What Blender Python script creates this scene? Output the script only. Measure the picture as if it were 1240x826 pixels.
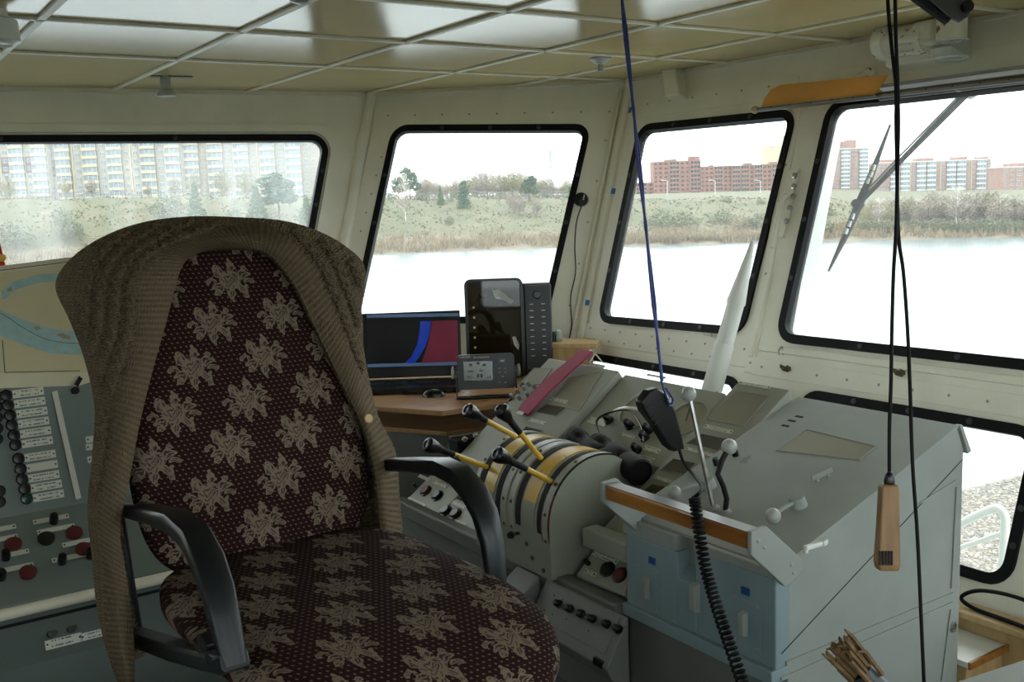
import bpy, bmesh, math, random
import numpy as np
from mathutils import Vector, Matrix
random.seed(7)
scene = bpy.context.scene
COL = scene.collection
for o in list(bpy.data.objects): bpy.data.objects.remove(o)

# ------------------------------------------------------------------ camera
F_PX, CX, CY = 1233.0, 620.0, 413.0
_d = np.array([-840., -143., F_PX]); _h = np.array([1850., -237., F_PX])
_d /= np.linalg.norm(_d); _h = _h - _d * (_h @ _d); _h /= np.linalg.norm(_h)
_u = np.cross(_h, _d)
if _u[1] > 0: _u = -_u
RW = np.stack([_h, _d, _u])                 # camera frame (right, down, forward) -> ship frame (X ahead, Y port, Z up)
EYE = np.array([0., 0., 1.55])
cam_d = bpy.data.cameras.new('camera'); cam = bpy.data.objects.new('camera', cam_d); COL.objects.link(cam)
cam_d.sensor_width = 36.0; cam_d.lens = F_PX / 1240.0 * 36.0; cam_d.clip_end = 5000; cam_d.clip_start = 0.02
rt, dn, fw = RW[:, 0], RW[:, 1], RW[:, 2]
cam.matrix_world = Matrix(((rt[0], -dn[0], -fw[0], EYE[0]), (rt[1], -dn[1], -fw[1], EYE[1]), (rt[2], -dn[2], -fw[2], EYE[2]), (0, 0, 0, 1)))
scene.camera = cam

# ------------------------------------------------------------------ sky and exposure: bright overcast day
world = bpy.data.worlds.new('sky'); scene.world = world; world.use_nodes = True
wn = world.node_tree.nodes; wl = world.node_tree.links
bg = wn['Background']; bg.inputs[0].default_value = (0.93, 0.97, 1.0, 1); bg.inputs[1].default_value = 1.0
vs = scene.view_settings
vs.view_transform = 'Standard'; vs.look = 'None'; vs.gamma = 1.0; vs.use_curve_mapping = False
vs.exposure = 2.35
try:
    cy = scene.cycles
    cy.use_denoising = True; cy.max_bounces = 10; cy.diffuse_bounces = 5; cy.glossy_bounces = 4; cy.transparent_max_bounces = 16
    cy.transmission_bounces = 6; cy.sample_clamp_indirect = 4.0; cy.caustics_reflective = False; cy.caustics_refractive = False
except Exception: pass

# ------------------------------------------------------------------ where things stand
def ray(x, y): return RW @ np.array([x - CX, y - CY, F_PX])
def onZ(x, y, z): r = ray(x, y); return EYE + r * ((z - EYE[2]) / r[2])
def onX(x, y, X): r = ray(x, y); return EYE + r * (X / r[0])
def onY(x, y, Y): r = ray(x, y); return EYE + r * (Y / r[1])
def onP(x, y, p0, n):
    r = ray(x, y); p0 = np.array(p0, float); n = np.array(n, float)
    return EYE + r * (((p0 - EYE) @ n) / (r @ n))
def at(x, y, depth): return EYE + ray(x, y) * (depth / F_PX)
def A3(*p): return np.array(p, float)
def unit(v): v = np.array(v, float); return v / np.linalg.norm(v)

# ------------------------------------------------------------------ mesh building
class MB:
    def __init__(s): s.v = []; s.f = []; s.m = []; s.uv = {}; s.cm = 0
    def add(s, vs, fs, uvs=None):
        b = len(s.v); s.v += [tuple(map(float, p)) for p in vs]
        for i, f in enumerate(fs):
            if uvs is not None: s.uv[len(s.f)] = [uvs[k] for k in f]
            s.f.append(tuple(b + k for k in f)); s.m.append(s.cm)
        return s
    def mat(s, i): s.cm = i; return s
    def obox(s, c, ax, ay, az):
        c, ax, ay, az = (np.array(q, float) for q in (c, ax, ay, az))
        if np.cross(ax, ay) @ az < 0: ax = -ax
        vs = [c + i * ax + j * ay + k * az for k in (-1, 1) for j in (-1, 1) for i in (-1, 1)]
        return s.add(vs, [(0, 2, 3, 1), (4, 5, 7, 6), (0, 1, 5, 4), (1, 3, 7, 5), (3, 2, 6, 7), (2, 0, 4, 6)])
    def box(s, x0, x1, y0, y1, z0, z1):
        return s.obox(((x0 + x1) / 2, (y0 + y1) / 2, (z0 + z1) / 2), ((x1 - x0) / 2, 0, 0), (0, (y1 - y0) / 2, 0), (0, 0, (z1 - z0) / 2))
    def prism(s, pts, ext):
        pts = [np.array(p, float) for p in pts]; ext = np.array(ext, float); n = len(pts)
        nm = sum((np.cross(pts[i], pts[(i + 1) % n]) for i in range(n)), np.zeros(3))
        if nm @ ext > 0: pts = pts[::-1]
        vs = pts + [p + ext for p in pts]
        fs = [tuple(range(n)), tuple(range(2 * n - 1, n - 1, -1))] + [(i, i + n, (i + 1) % n + n, (i + 1) % n) for i in range(n)]
        return s.add(vs, fs)
    def tube(s, pts, r, seg=8, caps=True, closed=False):
        pts = [np.array(p, float) for p in pts]; n = len(pts)
        rs = r if hasattr(r, '__len__') else [r] * n
        base = None; vs = []; fs = []
        for i in range(n):
            a = pts[i - 1] if (i > 0 or closed) else pts[0]; b = pts[(i + 1) % n] if (i < n - 1 or closed) else pts[-1]
            t = unit(b - a) if np.linalg.norm(b - a) > 1e-9 else A3(0, 0, 1)
            if base is None:
                base = np.cross(t, (0, 0, 1)) if abs(t[2]) < .9 else np.cross(t, (1, 0, 0))
            base = base - t * (base @ t); base = unit(base); o = np.cross(t, base)
            for k in range(seg):
                q = 2 * math.pi * k / seg; vs.append(pts[i] + rs[i] * (math.cos(q) * base + math.sin(q) * o))
        m = n if closed else n - 1
        for i in range(m):
            j = (i + 1) % n
            for k in range(seg):
                l = (k + 1) % seg; fs.append((i * seg + k, i * seg + l, j * seg + l, j * seg + k))
        if caps and not closed: fs += [tuple(range(seg))[::-1], tuple((n - 1) * seg + k for k in range(seg))]
        return s.add(vs, fs)
    def lathe(s, prof, o, ax, seg=20):
        ax = unit(ax); o = np.array(o, float)
        return s.tube([o + ax * h for _, h in prof], [max(r, 1e-4) for r, _ in prof], seg)._fixlathe(ax, o, prof, seg)
    def _fixlathe(s, ax, o, prof, seg):      # keep every ring square to the axis
        n = len(prof); b = len(s.v) - n * seg
        p = np.cross(ax, (0, 0, 1)) if abs(ax[2]) < .9 else np.cross(ax, (1, 0, 0)); p = unit(p); q = np.cross(ax, p)
        for i, (r, h) in enumerate(prof):
            for k in range(seg):
                t = 2 * math.pi * k / seg; s.v[b + i * seg + k] = tuple(o + ax * h + max(r, 1e-4) * (math.cos(t) * p + math.sin(t) * q))
        return s
    def ball(s, c, r, seg=14, sc=(1, 1, 1)):
        c = np.array(c, float); vs = []; fs = []; R_ = seg // 2
        for i in range(R_ + 1):
            for k in range(seg):
                a = math.pi * i / R_; b = 2 * math.pi * k / seg
                vs.append(c + r * A3(math.sin(a) * math.cos(b) * sc[0], math.sin(a) * math.sin(b) * sc[1], math.cos(a) * sc[2]))
        for i in range(R_):
            for k in range(seg):
                l = (k + 1) % seg; fs.append((i * seg + k, (i + 1) * seg + k, (i + 1) * seg + l, i * seg + l))
        return s.add(vs, fs)
    def grid(s, P, uv=None, closed=False):   # P[i][j] points
        n, m = len(P), len(P[0]); vs = [p for row in P for p in row]; fs = []
        for i in range(n - 1):
            for j in range(m if closed else m - 1):
                k = (j + 1) % m; fs.append((i * m + j, i * m + k, (i + 1) * m + k, (i + 1) * m + j))
        return s.add(vs, fs, [u for row in uv for u in row] if uv else None)
    def band(s, pts, wdir, w, t):            # a flat bar bent along a path
        pts = [np.array(p, float) for p in pts]; wv = unit(wdir); n = len(pts); P = []
        for i in range(n):
            tg = unit(pts[min(i + 1, n - 1)] - pts[max(i - 1, 0)]); nv = unit(np.cross(tg, wv))
            w_ = w[i] if hasattr(w, '__len__') else w; t_ = t[i] if hasattr(t, '__len__') else t
            ring = []
            for a, b in ((-1, -.6), (-.8, -1), (.8, -1), (1, -.6), (1, .6), (.8, 1), (-.8, 1), (-1, .6)):
                ring.append(pts[i] + wv * a * w_ / 2 + nv * b * t_ / 2)
            P.append(ring)
        s.grid(P, closed=True); b = len(s.v) - n * 8
        s.f += [tuple(b + k for k in range(8))[::-1], tuple(b + (n - 1) * 8 + k for k in range(8))]; s.m += [s.cm, s.cm]
        return s

def mesh_of(mb, name, mats, smooth=False, weld=False):
    me = bpy.data.meshes.new(name); me.from_pydata(mb.v, [], mb.f)
    for m in (mats if isinstance(mats, (list, tuple)) else [mats]): me.materials.append(m)
    if mb.uv:
        ul = me.uv_layers.new(name='UVMap')
        for pi, p in enumerate(me.polygons):
            if pi in mb.uv:
                for k, li in enumerate(p.loop_indices): ul.data[li].uv = mb.uv[pi][k]
    me.polygons.foreach_set('material_index', mb.m)
    bm = bmesh.new(); bm.from_mesh(me)
    if weld: bmesh.ops.remove_doubles(bm, verts=bm.verts, dist=1e-5)
    if not mb.uv: bmesh.ops.recalc_face_normals(bm, faces=bm.faces)
    bm.to_mesh(me); bm.free()
    if smooth:
        me.polygons.foreach_set('use_smooth', [True] * len(me.polygons))
        try: me.set_sharp_from_angle(angle=math.radians(smooth if smooth is not True else 40))
        except Exception: pass
    me.update()
    return me
def link(name, me, parent=None):
    o = bpy.data.objects.new(name, me); COL.objects.link(o)
    if parent is not None: o.parent = parent; o.matrix_parent_inverse = parent.matrix_world.inverted() if parent.matrix_world != Matrix() else Matrix()
    return o
def obj(name, mb, mats, parent=None, smooth=False, bevel=0, weld=False, label=None):
    o = link(name, mesh_of(mb, name, mats, smooth, weld), parent)
    if bevel:
        b = o.modifiers.new('bevel', 'BEVEL'); b.width = bevel; b.segments = 2; b.limit_method = 'ANGLE'; b.angle_limit = math.radians(40)
    if label: o['label'] = label
    return o
def thing(name, label, cat, loc, group=None):
    o = bpy.data.objects.new(name, None); COL.objects.link(o); o.location = tuple(loc); o.empty_display_size = .1
    o.matrix_world = Matrix.Translation(Vector(tuple(loc)))
    return tag(o, label, cat, group)
def tag(o, label=None, cat=None, group=None, kind=None):
    if label: o['label'] = label
    if cat: o['category'] = cat
    if group: o['group'] = group
    if kind: o['kind'] = kind
    return o
def struct(o): o['kind'] = 'structure'; return o

# ------------------------------------------------------------------ materials
def newmat(name):
    m = bpy.data.materials.new(name); m.use_nodes = True; nt = m.node_tree
    return m, nt, nt.nodes, nt.links, nt.nodes['Principled BSDF']
def mat(name, col, rough=.5, metal=0., var=.12, scale=6., bump=0., bscale=60., emit=0., stretch=None, col2=None, spec=.5, coat=0.):
    m, nt, N, L, b = newmat(name)
    tc = N.new('ShaderNodeTexCoord'); src = tc.outputs['Object']
    if stretch:
        mp = N.new('ShaderNodeMapping'); mp.inputs['Scale'].default_value = stretch; L.new(src, mp.inputs[0]); src = mp.outputs[0]
    n = N.new('ShaderNodeTexNoise'); n.inputs['Scale'].default_value = scale; n.inputs['Detail'].default_value = 5; L.new(src, n.inputs['Vector'])
    r = N.new('ShaderNodeValToRGB'); r.color_ramp.elements[0].position = .3; r.color_ramp.elements[1].position = .7
    c2 = col2 or tuple(min(1, c * (1 + var)) for c in col); c1 = tuple(c * (1 - var) for c in col) if not col2 else col
    r.color_ramp.elements[0].color = (*c1, 1); r.color_ramp.elements[1].color = (*c2, 1)
    L.new(n.outputs[0], r.inputs[0]); L.new(r.outputs[0], b.inputs['Base Color'])
    b.inputs['Roughness'].default_value = rough; b.inputs['Metallic'].default_value = metal
    b.inputs['Specular IOR Level'].default_value = spec
    if coat: b.inputs['Coat Weight'].default_value = coat
    if bump:
        n2 = N.new('ShaderNodeTexNoise'); n2.inputs['Scale'].default_value = bscale; n2.inputs['Detail'].default_value = 3; L.new(src, n2.inputs['Vector'])
        bp = N.new('ShaderNodeBump'); bp.inputs['Strength'].default_value = bump; bp.inputs['Distance'].default_value = .01
        L.new(n2.outputs[0], bp.inputs['Height']); L.new(bp.outputs[0], b.inputs['Normal'])
    if emit:
        L.new(r.outputs[0], b.inputs['Emission Color']); b.inputs['Emission Strength'].default_value = emit
    return m
def worn(name, col, chip, th=.62, scale=14., rough=.45, var=.1, metal=0.):
    """paint with patches worn through to another colour"""
    m, nt, N, L, b = newmat(name)
    tc = N.new('ShaderNodeTexCoord')
    n = N.new('ShaderNodeTexNoise'); n.inputs['Scale'].default_value = scale; n.inputs['Detail'].default_value = 6; n.inputs['Roughness'].default_value = .65
    L.new(tc.outputs['Object'], n.inputs['Vector'])
    r = N.new('ShaderNodeValToRGB'); r.color_ramp.elements[0].position = th; r.color_ramp.elements[1].position = th + .02
    L.new(n.outputs[0], r.inputs[0])
    n2 = N.new('ShaderNodeTexNoise'); n2.inputs['Scale'].default_value = 5; n2.inputs['Detail'].default_value = 4; L.new(tc.outputs['Object'], n2.inputs['Vector'])
    r2 = N.new('ShaderNodeValToRGB'); r2.color_ramp.elements[0].position = .3; r2.color_ramp.elements[1].position = .7
    r2.color_ramp.elements[0].color = (*[c * (1 - var) for c in col], 1); r2.color_ramp.elements[1].color = (*[min(1, c * (1 + var)) for c in col], 1)
    L.new(n2.outputs[0], r2.inputs[0])
    mx = N.new('ShaderNodeMix'); mx.data_type = 'RGBA'; mx.inputs[7].default_value = (*chip, 1)
    L.new(r.outputs[0], mx.inputs[0]); L.new(r2.outputs[0], mx.inputs[6]); L.new(mx.outputs[2], b.inputs['Base Color'])
    b.inputs['Roughness'].default_value = rough; b.inputs['Metallic'].default_value = metal
    return m
def glass_mat(name, haze=.05, tint=(.96, .99, .98), streak=False):
    """thin window glass: clear, a Fresnel reflection, and a translucent veil put in for haze"""
    m, nt, N, L, b = newmat(name); N.remove(b); out = N['Material Output']
    tr = N.new('ShaderNodeBsdfTransparent'); tr.inputs[0].default_value = (*tint, 1)
    gl = N.new('ShaderNodeBsdfGlossy'); gl.inputs['Roughness'].default_value = .02
    lw = N.new('ShaderNodeLayerWeight'); lw.inputs[0].default_value = .5
    fr = mth(N, L, 'ADD', .02, mth(N, L, 'MULTIPLY', mth(N, L, 'POWER', lw.outputs['Facing'], 5.0), .8))
    mx = N.new('ShaderNodeMixShader'); L.new(fr, mx.inputs[0]); L.new(tr.outputs[0], mx.inputs[1]); L.new(gl.outputs[0], mx.inputs[2])
    tl = N.new('ShaderNodeBsdfTranslucent'); tl.inputs[0].default_value = (.9, .93, .93, 1)
    m2 = N.new('ShaderNodeMixShader'); m2.inputs[0].default_value = haze  # translucent share paints haze and glare into the glass
    if streak:
        tc = N.new('ShaderNodeTexCoord'); mp = N.new('ShaderNodeMapping'); mp.inputs['Rotation'].default_value = (0, .35, 0); mp.inputs['Scale'].default_value = (2.2, 1, .25)
        n = N.new('ShaderNodeTexNoise'); n.inputs['Scale'].default_value = 2.6; n.inputs['Detail'].default_value = 2
        L.new(tc.outputs['Object'], mp.inputs[0]); L.new(mp.outputs[0], n.inputs['Vector'])
        mr = N.new('ShaderNodeMapRange'); mr.inputs[1].default_value = .35; mr.inputs[2].default_value = .65; mr.inputs[3].default_value = haze * .35; mr.inputs[4].default_value = haze * 1.7
        L.new(n.outputs[0], mr.inputs[0]); L.new(mr.outputs[0], m2.inputs[0])
    L.new(mx.outputs[0], m2.inputs[1]); L.new(tl.outputs[0], m2.inputs[2]); L.new(m2.outputs[0], out.inputs[0])
    return m
def mth(N, L, op, a, b=None, c=None):
    n = N.new('ShaderNodeMath'); n.operation = op
    for i, q in enumerate((a, b, c)):
        if q is None: continue
        if isinstance(q, (int, float)): n.inputs[i].default_value = q
        else: L.new(q, n.inputs[i])
    return n.outputs[0]
def fabric_mat():
    m, nt, N, L, b = newmat('floral_tapestry')
    uv = N.new('ShaderNodeUVMap'); sp = N.new('ShaderNodeSeparateXYZ'); L.new(uv.outputs[0], sp.inputs[0])
    U, V = sp.outputs[0], sp.outputs[1]
    ax, ay, bx, by = .107, -.090, .060, .098         # the two repeats of the woven bouquet, metres
    det = ax * by - ay * bx
    p = mth(N, L, 'ADD', mth(N, L, 'MULTIPLY', U, by / det), mth(N, L, 'MULTIPLY', V, -bx / det))
    q = mth(N, L, 'ADD', mth(N, L, 'MULTIPLY', U, -ay / det), mth(N, L, 'MULTIPLY', V, ax / det))
    fp = mth(N, L, 'SUBTRACT', mth(N, L, 'FRACT', p), .5); fq = mth(N, L, 'SUBTRACT', mth(N, L, 'FRACT', q), .5)
    lx = mth(N, L, 'ADD', mth(N, L, 'MULTIPLY', fp, ax), mth(N, L, 'MULTIPLY', fq, bx))
    ly = mth(N, L, 'ADD', mth(N, L, 'MULTIPLY', fp, ay), mth(N, L, 'MULTIPLY', fq, by))
    cb = N.new('ShaderNodeCombineXYZ'); L.new(lx, cb.inputs[0]); L.new(ly, cb.inputs[1])
    n3 = N.new('ShaderNodeTexNoise'); n3.inputs['Scale'].default_value = 46; n3.inputs['Detail'].default_value = 2; L.new(cb.outputs[0], n3.inputs['Vector'])
    s3 = N.new('ShaderNodeSeparateXYZ'); L.new(n3.outputs[1], s3.inputs[0])
    wx = mth(N, L, 'ADD', lx, mth(N, L, 'MULTIPLY', mth(N, L, 'SUBTRACT', s3.outputs[0], .5), .030))
    wy = mth(N, L, 'ADD', ly, mth(N, L, 'MULTIPLY', mth(N, L, 'SUBTRACT', s3.outputs[1], .5), .030))
    th = mth(N, L, 'ARCTAN2', wy, wx)
    r = mth(N, L, 'SQRT', mth(N, L, 'ADD', mth(N, L, 'MULTIPLY', mth(N, L, 'MULTIPLY', wx, wx), .86), mth(N, L, 'MULTIPLY', mth(N, L, 'MULTIPLY', wy, wy), 1.08)))
    def leaves(k, ph, rc_, la, lb):           # a wreath of k pointed leaves: (inside, outline and vein)
        sec = 2 * math.pi / k
        t_ = mth(N, L, 'SUBTRACT', mth(N, L, 'MULTIPLY', mth(N, L, 'FRACT', mth(N, L, 'ADD', mth(N, L, 'DIVIDE', th, sec), ph)), sec), sec / 2)
        ex = mth(N, L, 'SUBTRACT', mth(N, L, 'MULTIPLY', r, mth(N, L, 'COSINE', t_)), rc_); ey = mth(N, L, 'MULTIPLY', r, mth(N, L, 'SINE', t_))
        e_ = mth(N, L, 'ADD', mth(N, L, 'POWER', mth(N, L, 'ABSOLUTE', mth(N, L, 'DIVIDE', ex, la)), 1.6), mth(N, L, 'POWER', mth(N, L, 'ABSOLUTE', mth(N, L, 'DIVIDE', ey, lb)), 1.6))
        ins = mth(N, L, 'LESS_THAN', e_, 1.); rim = mth(N, L, 'MULTIPLY', ins, mth(N, L, 'GREATER_THAN', e_, .50)); vein = mth(N, L, 'MULTIPLY', ins, mth(N, L, 'LESS_THAN', mth(N, L, 'ABSOLUTE', ey), .0013))
        return ins, mth(N, L, 'MAXIMUM', rim, vein)
    i1, o1 = leaves(6, .15, .031, .0165, .0105); i2, o2 = leaves(8, .6, .044, .0105, .0065)
    rose = mth(N, L, 'LESS_THAN', r, .024)
    ring = mth(N, L, 'GREATER_THAN', mth(N, L, 'SINE', mth(N, L, 'ADD', mth(N, L, 'MULTIPLY', r, 800), mth(N, L, 'MULTIPLY', th, 3.0))), -.25)
    mask = mth(N, L, 'MAXIMUM', rose, mth(N, L, 'MAXIMUM', i1, i2))
    lace = mth(N, L, 'MAXIMUM', mth(N, L, 'MULTIPLY', ring, rose), mth(N, L, 'MAXIMUM', o1, o2))
    du = mth(N, L, 'SUBTRACT', mth(N, L, 'FRACT', mth(N, L, 'MULTIPLY', mth(N, L, 'ADD', U, mth(N, L, 'MULTIPLY', V, .5)), 78)), .5)
    dv = mth(N, L, 'SUBTRACT', mth(N, L, 'FRACT', mth(N, L, 'MULTIPLY', V, 95)), .5)
    dots = mth(N, L, 'LESS_THAN', mth(N, L, 'ADD', mth(N, L, 'MULTIPLY', du, du), mth(N, L, 'MULTIPLY', dv, dv)), .035)
    def mixc(f, a, c):
        x = N.new('ShaderNodeMix'); x.data_type = 'RGBA'
        for i, q_ in ((6, a), (7, c)):
            if isinstance(q_, tuple): x.inputs[i].default_value = (*q_, 1)
            else: L.new(q_, x.inputs[i])
        L.new(f, x.inputs[0]); return x.outputs[2]
    ground = mixc(dots, (.0165, .0058, .0055), (.115, .074, .057))
    big = N.new('ShaderNodeTexNoise'); big.inputs['Scale'].default_value = 55; L.new(cb.outputs[0], big.inputs['Vector'])
    petal = mixc(mth(N, L, 'GREATER_THAN', big.outputs[0], .5), (.04, .024, .024), (.075, .054, .049))
    flower = mixc(lace, petal, (.155, .122, .088))
    L.new(mixc(mask, ground, flower), b.inputs['Base Color'])
    b.inputs['Roughness'].default_value = .9; b.inputs['Specular IOR Level'].default_value = .12
    w = N.new('ShaderNodeTexNoise'); w.inputs['Scale'].default_value = 700; L.new(uv.outputs[0], w.inputs['Vector'])
    bp = N.new('ShaderNodeBump'); bp.inputs['Strength'].default_value = .25; bp.inputs['Distance'].default_value = .002
    L.new(mth(N, L, 'ADD', w.outputs[0], mth(N, L, 'MULTIPLY', mask, .8)), bp.inputs['Height']); L.new(bp.outputs[0], b.inputs['Normal'])
    return m
def knit_mat(name, along, across, col, zg=1., dist=.008, a2=.25):
    """knitted wool: stitches repeat 'along' the rows and 'across' them (per metre)"""
    m, nt, N, L, b = newmat(name)
    uv = N.new('ShaderNodeUVMap'); sp = N.new('ShaderNodeSeparateXYZ'); L.new(uv.outputs[0], sp.inputs[0])
    U, V = sp.outputs[0], sp.outputs[1]
    zig = mth(N, L, 'ABSOLUTE', mth(N, L, 'SUBTRACT', mth(N, L, 'FRACT', mth(N, L, 'MULTIPLY', V, across)), .5))
    s1 = mth(N, L, 'SINE', mth(N, L, 'MULTIPLY', mth(N, L, 'ADD', mth(N, L, 'MULTIPLY', U, along), mth(N, L, 'MULTIPLY', zig, zg)), 2 * math.pi))
    s2 = mth(N, L, 'COSINE', mth(N, L, 'MULTIPLY', V, across * 2 * math.pi))
    h = mth(N, L, 'ADD', mth(N, L, 'MULTIPLY', s1, .5), mth(N, L, 'MULTIPLY', s2, a2))
    n = N.new('ShaderNodeTexNoise'); n.inputs['Scale'].default_value = 260; L.new(uv.outputs[0], n.inputs['Vector'])
    h2 = mth(N, L, 'ADD', h, mth(N, L, 'MULTIPLY', n.outputs[0], .5))
    r = N.new('ShaderNodeValToRGB'); r.color_ramp.elements[0].position = .0; r.color_ramp.elements[1].position = .8
    r.color_ramp.elements[0].color = (*[c * .62 for c in col], 1); r.color_ramp.elements[1].color = (*[c * 1.15 for c in col], 1)
    L.new(mth(N, L, 'ADD', mth(N, L, 'MULTIPLY', h2, .5), .3), r.inputs[0]); L.new(r.outputs[0], b.inputs['Base Color'])
    bp = N.new('ShaderNodeBump'); bp.inputs['Strength'].default_value = .8; bp.inputs['Distance'].default_value = dist
    L.new(h2, bp.inputs['Height']); L.new(bp.outputs[0], b.inputs['Normal']); b.inputs['Roughness'].default_value = .95
    b.inputs['Specular IOR Level'].default_value = .15
    return m
def print_mat(name, paper=(.55, .55, .48), ink=(.06, .06, .06), su=260., sv=150.):
    """a small plate with lines of unreadably small print"""
    m, nt, N, L, b = newmat(name)
    uv = N.new('ShaderNodeUVMap'); sp = N.new('ShaderNodeSeparateXYZ'); L.new(uv.outputs[0], sp.inputs[0])
    U, V = sp.outputs[0], sp.outputs[1]
    inu = mth(N, L, 'LESS_THAN', mth(N, L, 'ABSOLUTE', mth(N, L, 'SUBTRACT', U, .5)), .34)
    inv = mth(N, L, 'GREATER_THAN', mth(N, L, 'SINE', mth(N, L, 'MULTIPLY', mth(N, L, 'SUBTRACT', V, .12), 12.56)), .45)
    oi = N.new('ShaderNodeObjectInfo'); cb = N.new('ShaderNodeCombineXYZ')
    L.new(mth(N, L, 'MULTIPLY', U, 22.), cb.inputs[0]); L.new(mth(N, L, 'MULTIPLY', V, 1.2), cb.inputs[1]); L.new(mth(N, L, 'MULTIPLY', oi.outputs['Random'], 99.), cb.inputs[2])
    n = N.new('ShaderNodeTexNoise'); n.inputs['Scale'].default_value = 1.0; L.new(cb.outputs[0], n.inputs['Vector'])
    k = mth(N, L, 'MULTIPLY', mth(N, L, 'MULTIPLY', inu, inv), mth(N, L, 'GREATER_THAN', n.outputs[0], .46))
    x = N.new('ShaderNodeMix'); x.data_type = 'RGBA'; x.inputs[6].default_value = (*paper, 1); x.inputs[7].default_value = (*ink, 1)
    L.new(mth(N, L, 'MULTIPLY', k, .8), x.inputs[0]); L.new(x.outputs[2], b.inputs['Base Color']); b.inputs['Roughness'].default_value = .4
    return m
def wood_mat(name, c1, c2, rough=.4, scale=3., stretch=(1, 14, 14)):
    return mat(name, c1, rough, scale=scale, stretch=stretch, col2=c2)

M = {}
M['wall'] = worn('cream_wall_paint', (.80, .78, .67), (.36, .30, .2), .74, 9, .38, .06)
M['ceil'] = mat('yellowed_gloss_panel', (.60, .475, .225), .16, var=.10, scale=1.2, bump=.05, bscale=3, spec=.6)
M['batten'] = mat('cream_batten', (.72, .68, .56), .4, var=.08)
M['rubber'] = mat('black_rubber', (.004, .004, .005), .6, var=.2, spec=.2)
M['screw'] = mat('steel_screw', (.35, .33, .28), .4, .6, var=.2)
M['glass'] = glass_mat('window_glass', .05)
M['glass_glare'] = glass_mat('glare_streaked_glass', .085, streak=True)  # uneven veil stands in for streaky reflections in the pane
M['floor'] = mat('grey_linoleum', (.09, .095, .09), .5, var=.15, scale=4)
M['grey'] = worn('grey_green_console_paint', (.27, .28, .235), (.15, .14, .11), .75, 12, .42, .07)
M['grey2'] = worn('blue_grey_console_paint', (.27, .295, .275), (.19, .205, .20), .66, 5, .6, .08)
M['greyflat'] = mat('dull_console_grey', (.14, .145, .135), .5, var=.08)
M['port'] = mat('blue_green_panel_paint', (.135, .165, .155), .45, var=.06)
M['blue'] = mat('light_blue_panel_paint', (.21, .285, .31), .42, var=.07, scale=4)
M['white'] = mat('white_enamel', (.74, .75, .70), .35, var=.05)
M['cream'] = mat('cream_enamel', (.72, .68, .55), .4, var=.08)
M['plate'] = print_mat('engraved_plate')
M['blank'] = mat('blank_plate', (.52, .52, .45), .4, var=.05)
M['black'] = mat('black_plastic', (.005, .005, .0055), .3, var=.3)
M['blackmat'] = mat('black_matte', (.006, .006, .0065), .65, var=.3, spec=.3)
M['arm'] = mat('black_armrest', (.005, .0075, .010), .36, var=.2, spec=.4)
M['gauge'] = mat('gauge_face', (.23, .22, .17), .3, var=.15, scale=3)
M['gaugedark'] = mat('dark_gauge_window', (.07, .07, .06), .12, var=.3, scale=6)
M['red'] = mat('dark_red_button', (.085, .012, .015), .35, var=.15)
M['green'] = mat('dark_green_lamp', (.01, .05, .04), .2, var=.2)
M['yellow'] = worn('worn_yellow_paint', (.55, .34, .035), (.06, .05, .04), .64, 26, .38, .15)
M['yellowdrum'] = worn('yellow_over_grey_paint', (.52, .34, .05), (.36, .38, .33), .60, 7, .3, .2)
M['scale'] = mat('scale_strip', (.33, .335, .30), .4, var=.12, scale=20)
M['slot'] = mat('dark_slot', (.004, .004, .004), .8, var=.1)
M['steel'] = mat('steel', (.42, .42, .41), .28, .9, var=.2, scale=30)
M['greyball'] = mat('grey_painted_ball', (.34, .36, .345), .28, var=.1)
M['varnish'] = mat('varnished_wood', (.20, .075, .015), .3, scale=3, stretch=(14, 1, 14), col2=(.40, .17, .03), coat=.4)
M['wood'] = mat('pale_wood', (.42, .28, .12), .5, scale=3, stretch=(10, 10, 1), col2=(.56, .40, .2))
M['desk'] = mat('desk_laminate', (.30, .16, .07), .38, scale=3, stretch=(1, 12, 12), col2=(.40, .23, .11))
M['handlewood'] = mat('worn_wood_handle', (.19, .10, .036), .5, scale=6, stretch=(9, 9, 1), col2=(.28, .16, .065))
M['pink'] = mat('crimson_vinyl', (.30, .016, .062), .6, var=.12)
M['paper'] = mat('aged_chart_paper', (.58, .51, .31), .7, var=.06)
M['paper2'] = mat('chart_margin_paper', (.62, .57, .41), .7, var=.05)
M['river'] = mat('printed_river_blue', (.32, .47, .46), .7, var=.10, scale=40)
M['sand'] = mat('printed_sand_island', (.34,.29,.16), .7, var=.05)
M['ink'] = mat('printed_ink', (.06, .06, .05), .7)
M['orange'] = mat('orange_visor_plastic', (.85, .56, .22), .3, var=.05)
_n = M['orange'].node_tree; _t = _n.nodes.new('ShaderNodeBsdfTranslucent'); _t.inputs[0].default_value = (.9, .58, .22, 1); _x = _n.nodes.new('ShaderNodeMixShader'); _x.inputs[0].default_value = .6
_n.links.new(_n.nodes['Principled BSDF'].outputs[0], _x.inputs[1]); _n.links.new(_t.outputs[0], _x.inputs[2]); _n.links.new(_x.outputs[0], _n.nodes['Material Output'].inputs[0])
M['rod'] = mat('dull_metal_rod', (.20, .19, .18), .4, .6)
M['cord'] = mat('black_cord', (.004, .0035, .004), .65, var=.3, spec=.2)
M['bluecord'] = mat('blue_braided_cord', (.022, .034, .20), .6, var=.5, scale=160)
M['bluetape'] = mat('blue_tape', (.02, .16, .5), .5)
M['bluelabel'] = mat('blue_label', (.01, .07, .25), .4)
M['darkgrey'] = mat('dark_grey_plastic', (.020, .023, .025), .42, var=.15)
M['lcd'] = mat('lcd_screen', (.075, .10, .082), .18, var=.06)
M['screenblack'] = mat('laptop_screen_black', (.003, .003, .004), .2, emit=.1)
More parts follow.
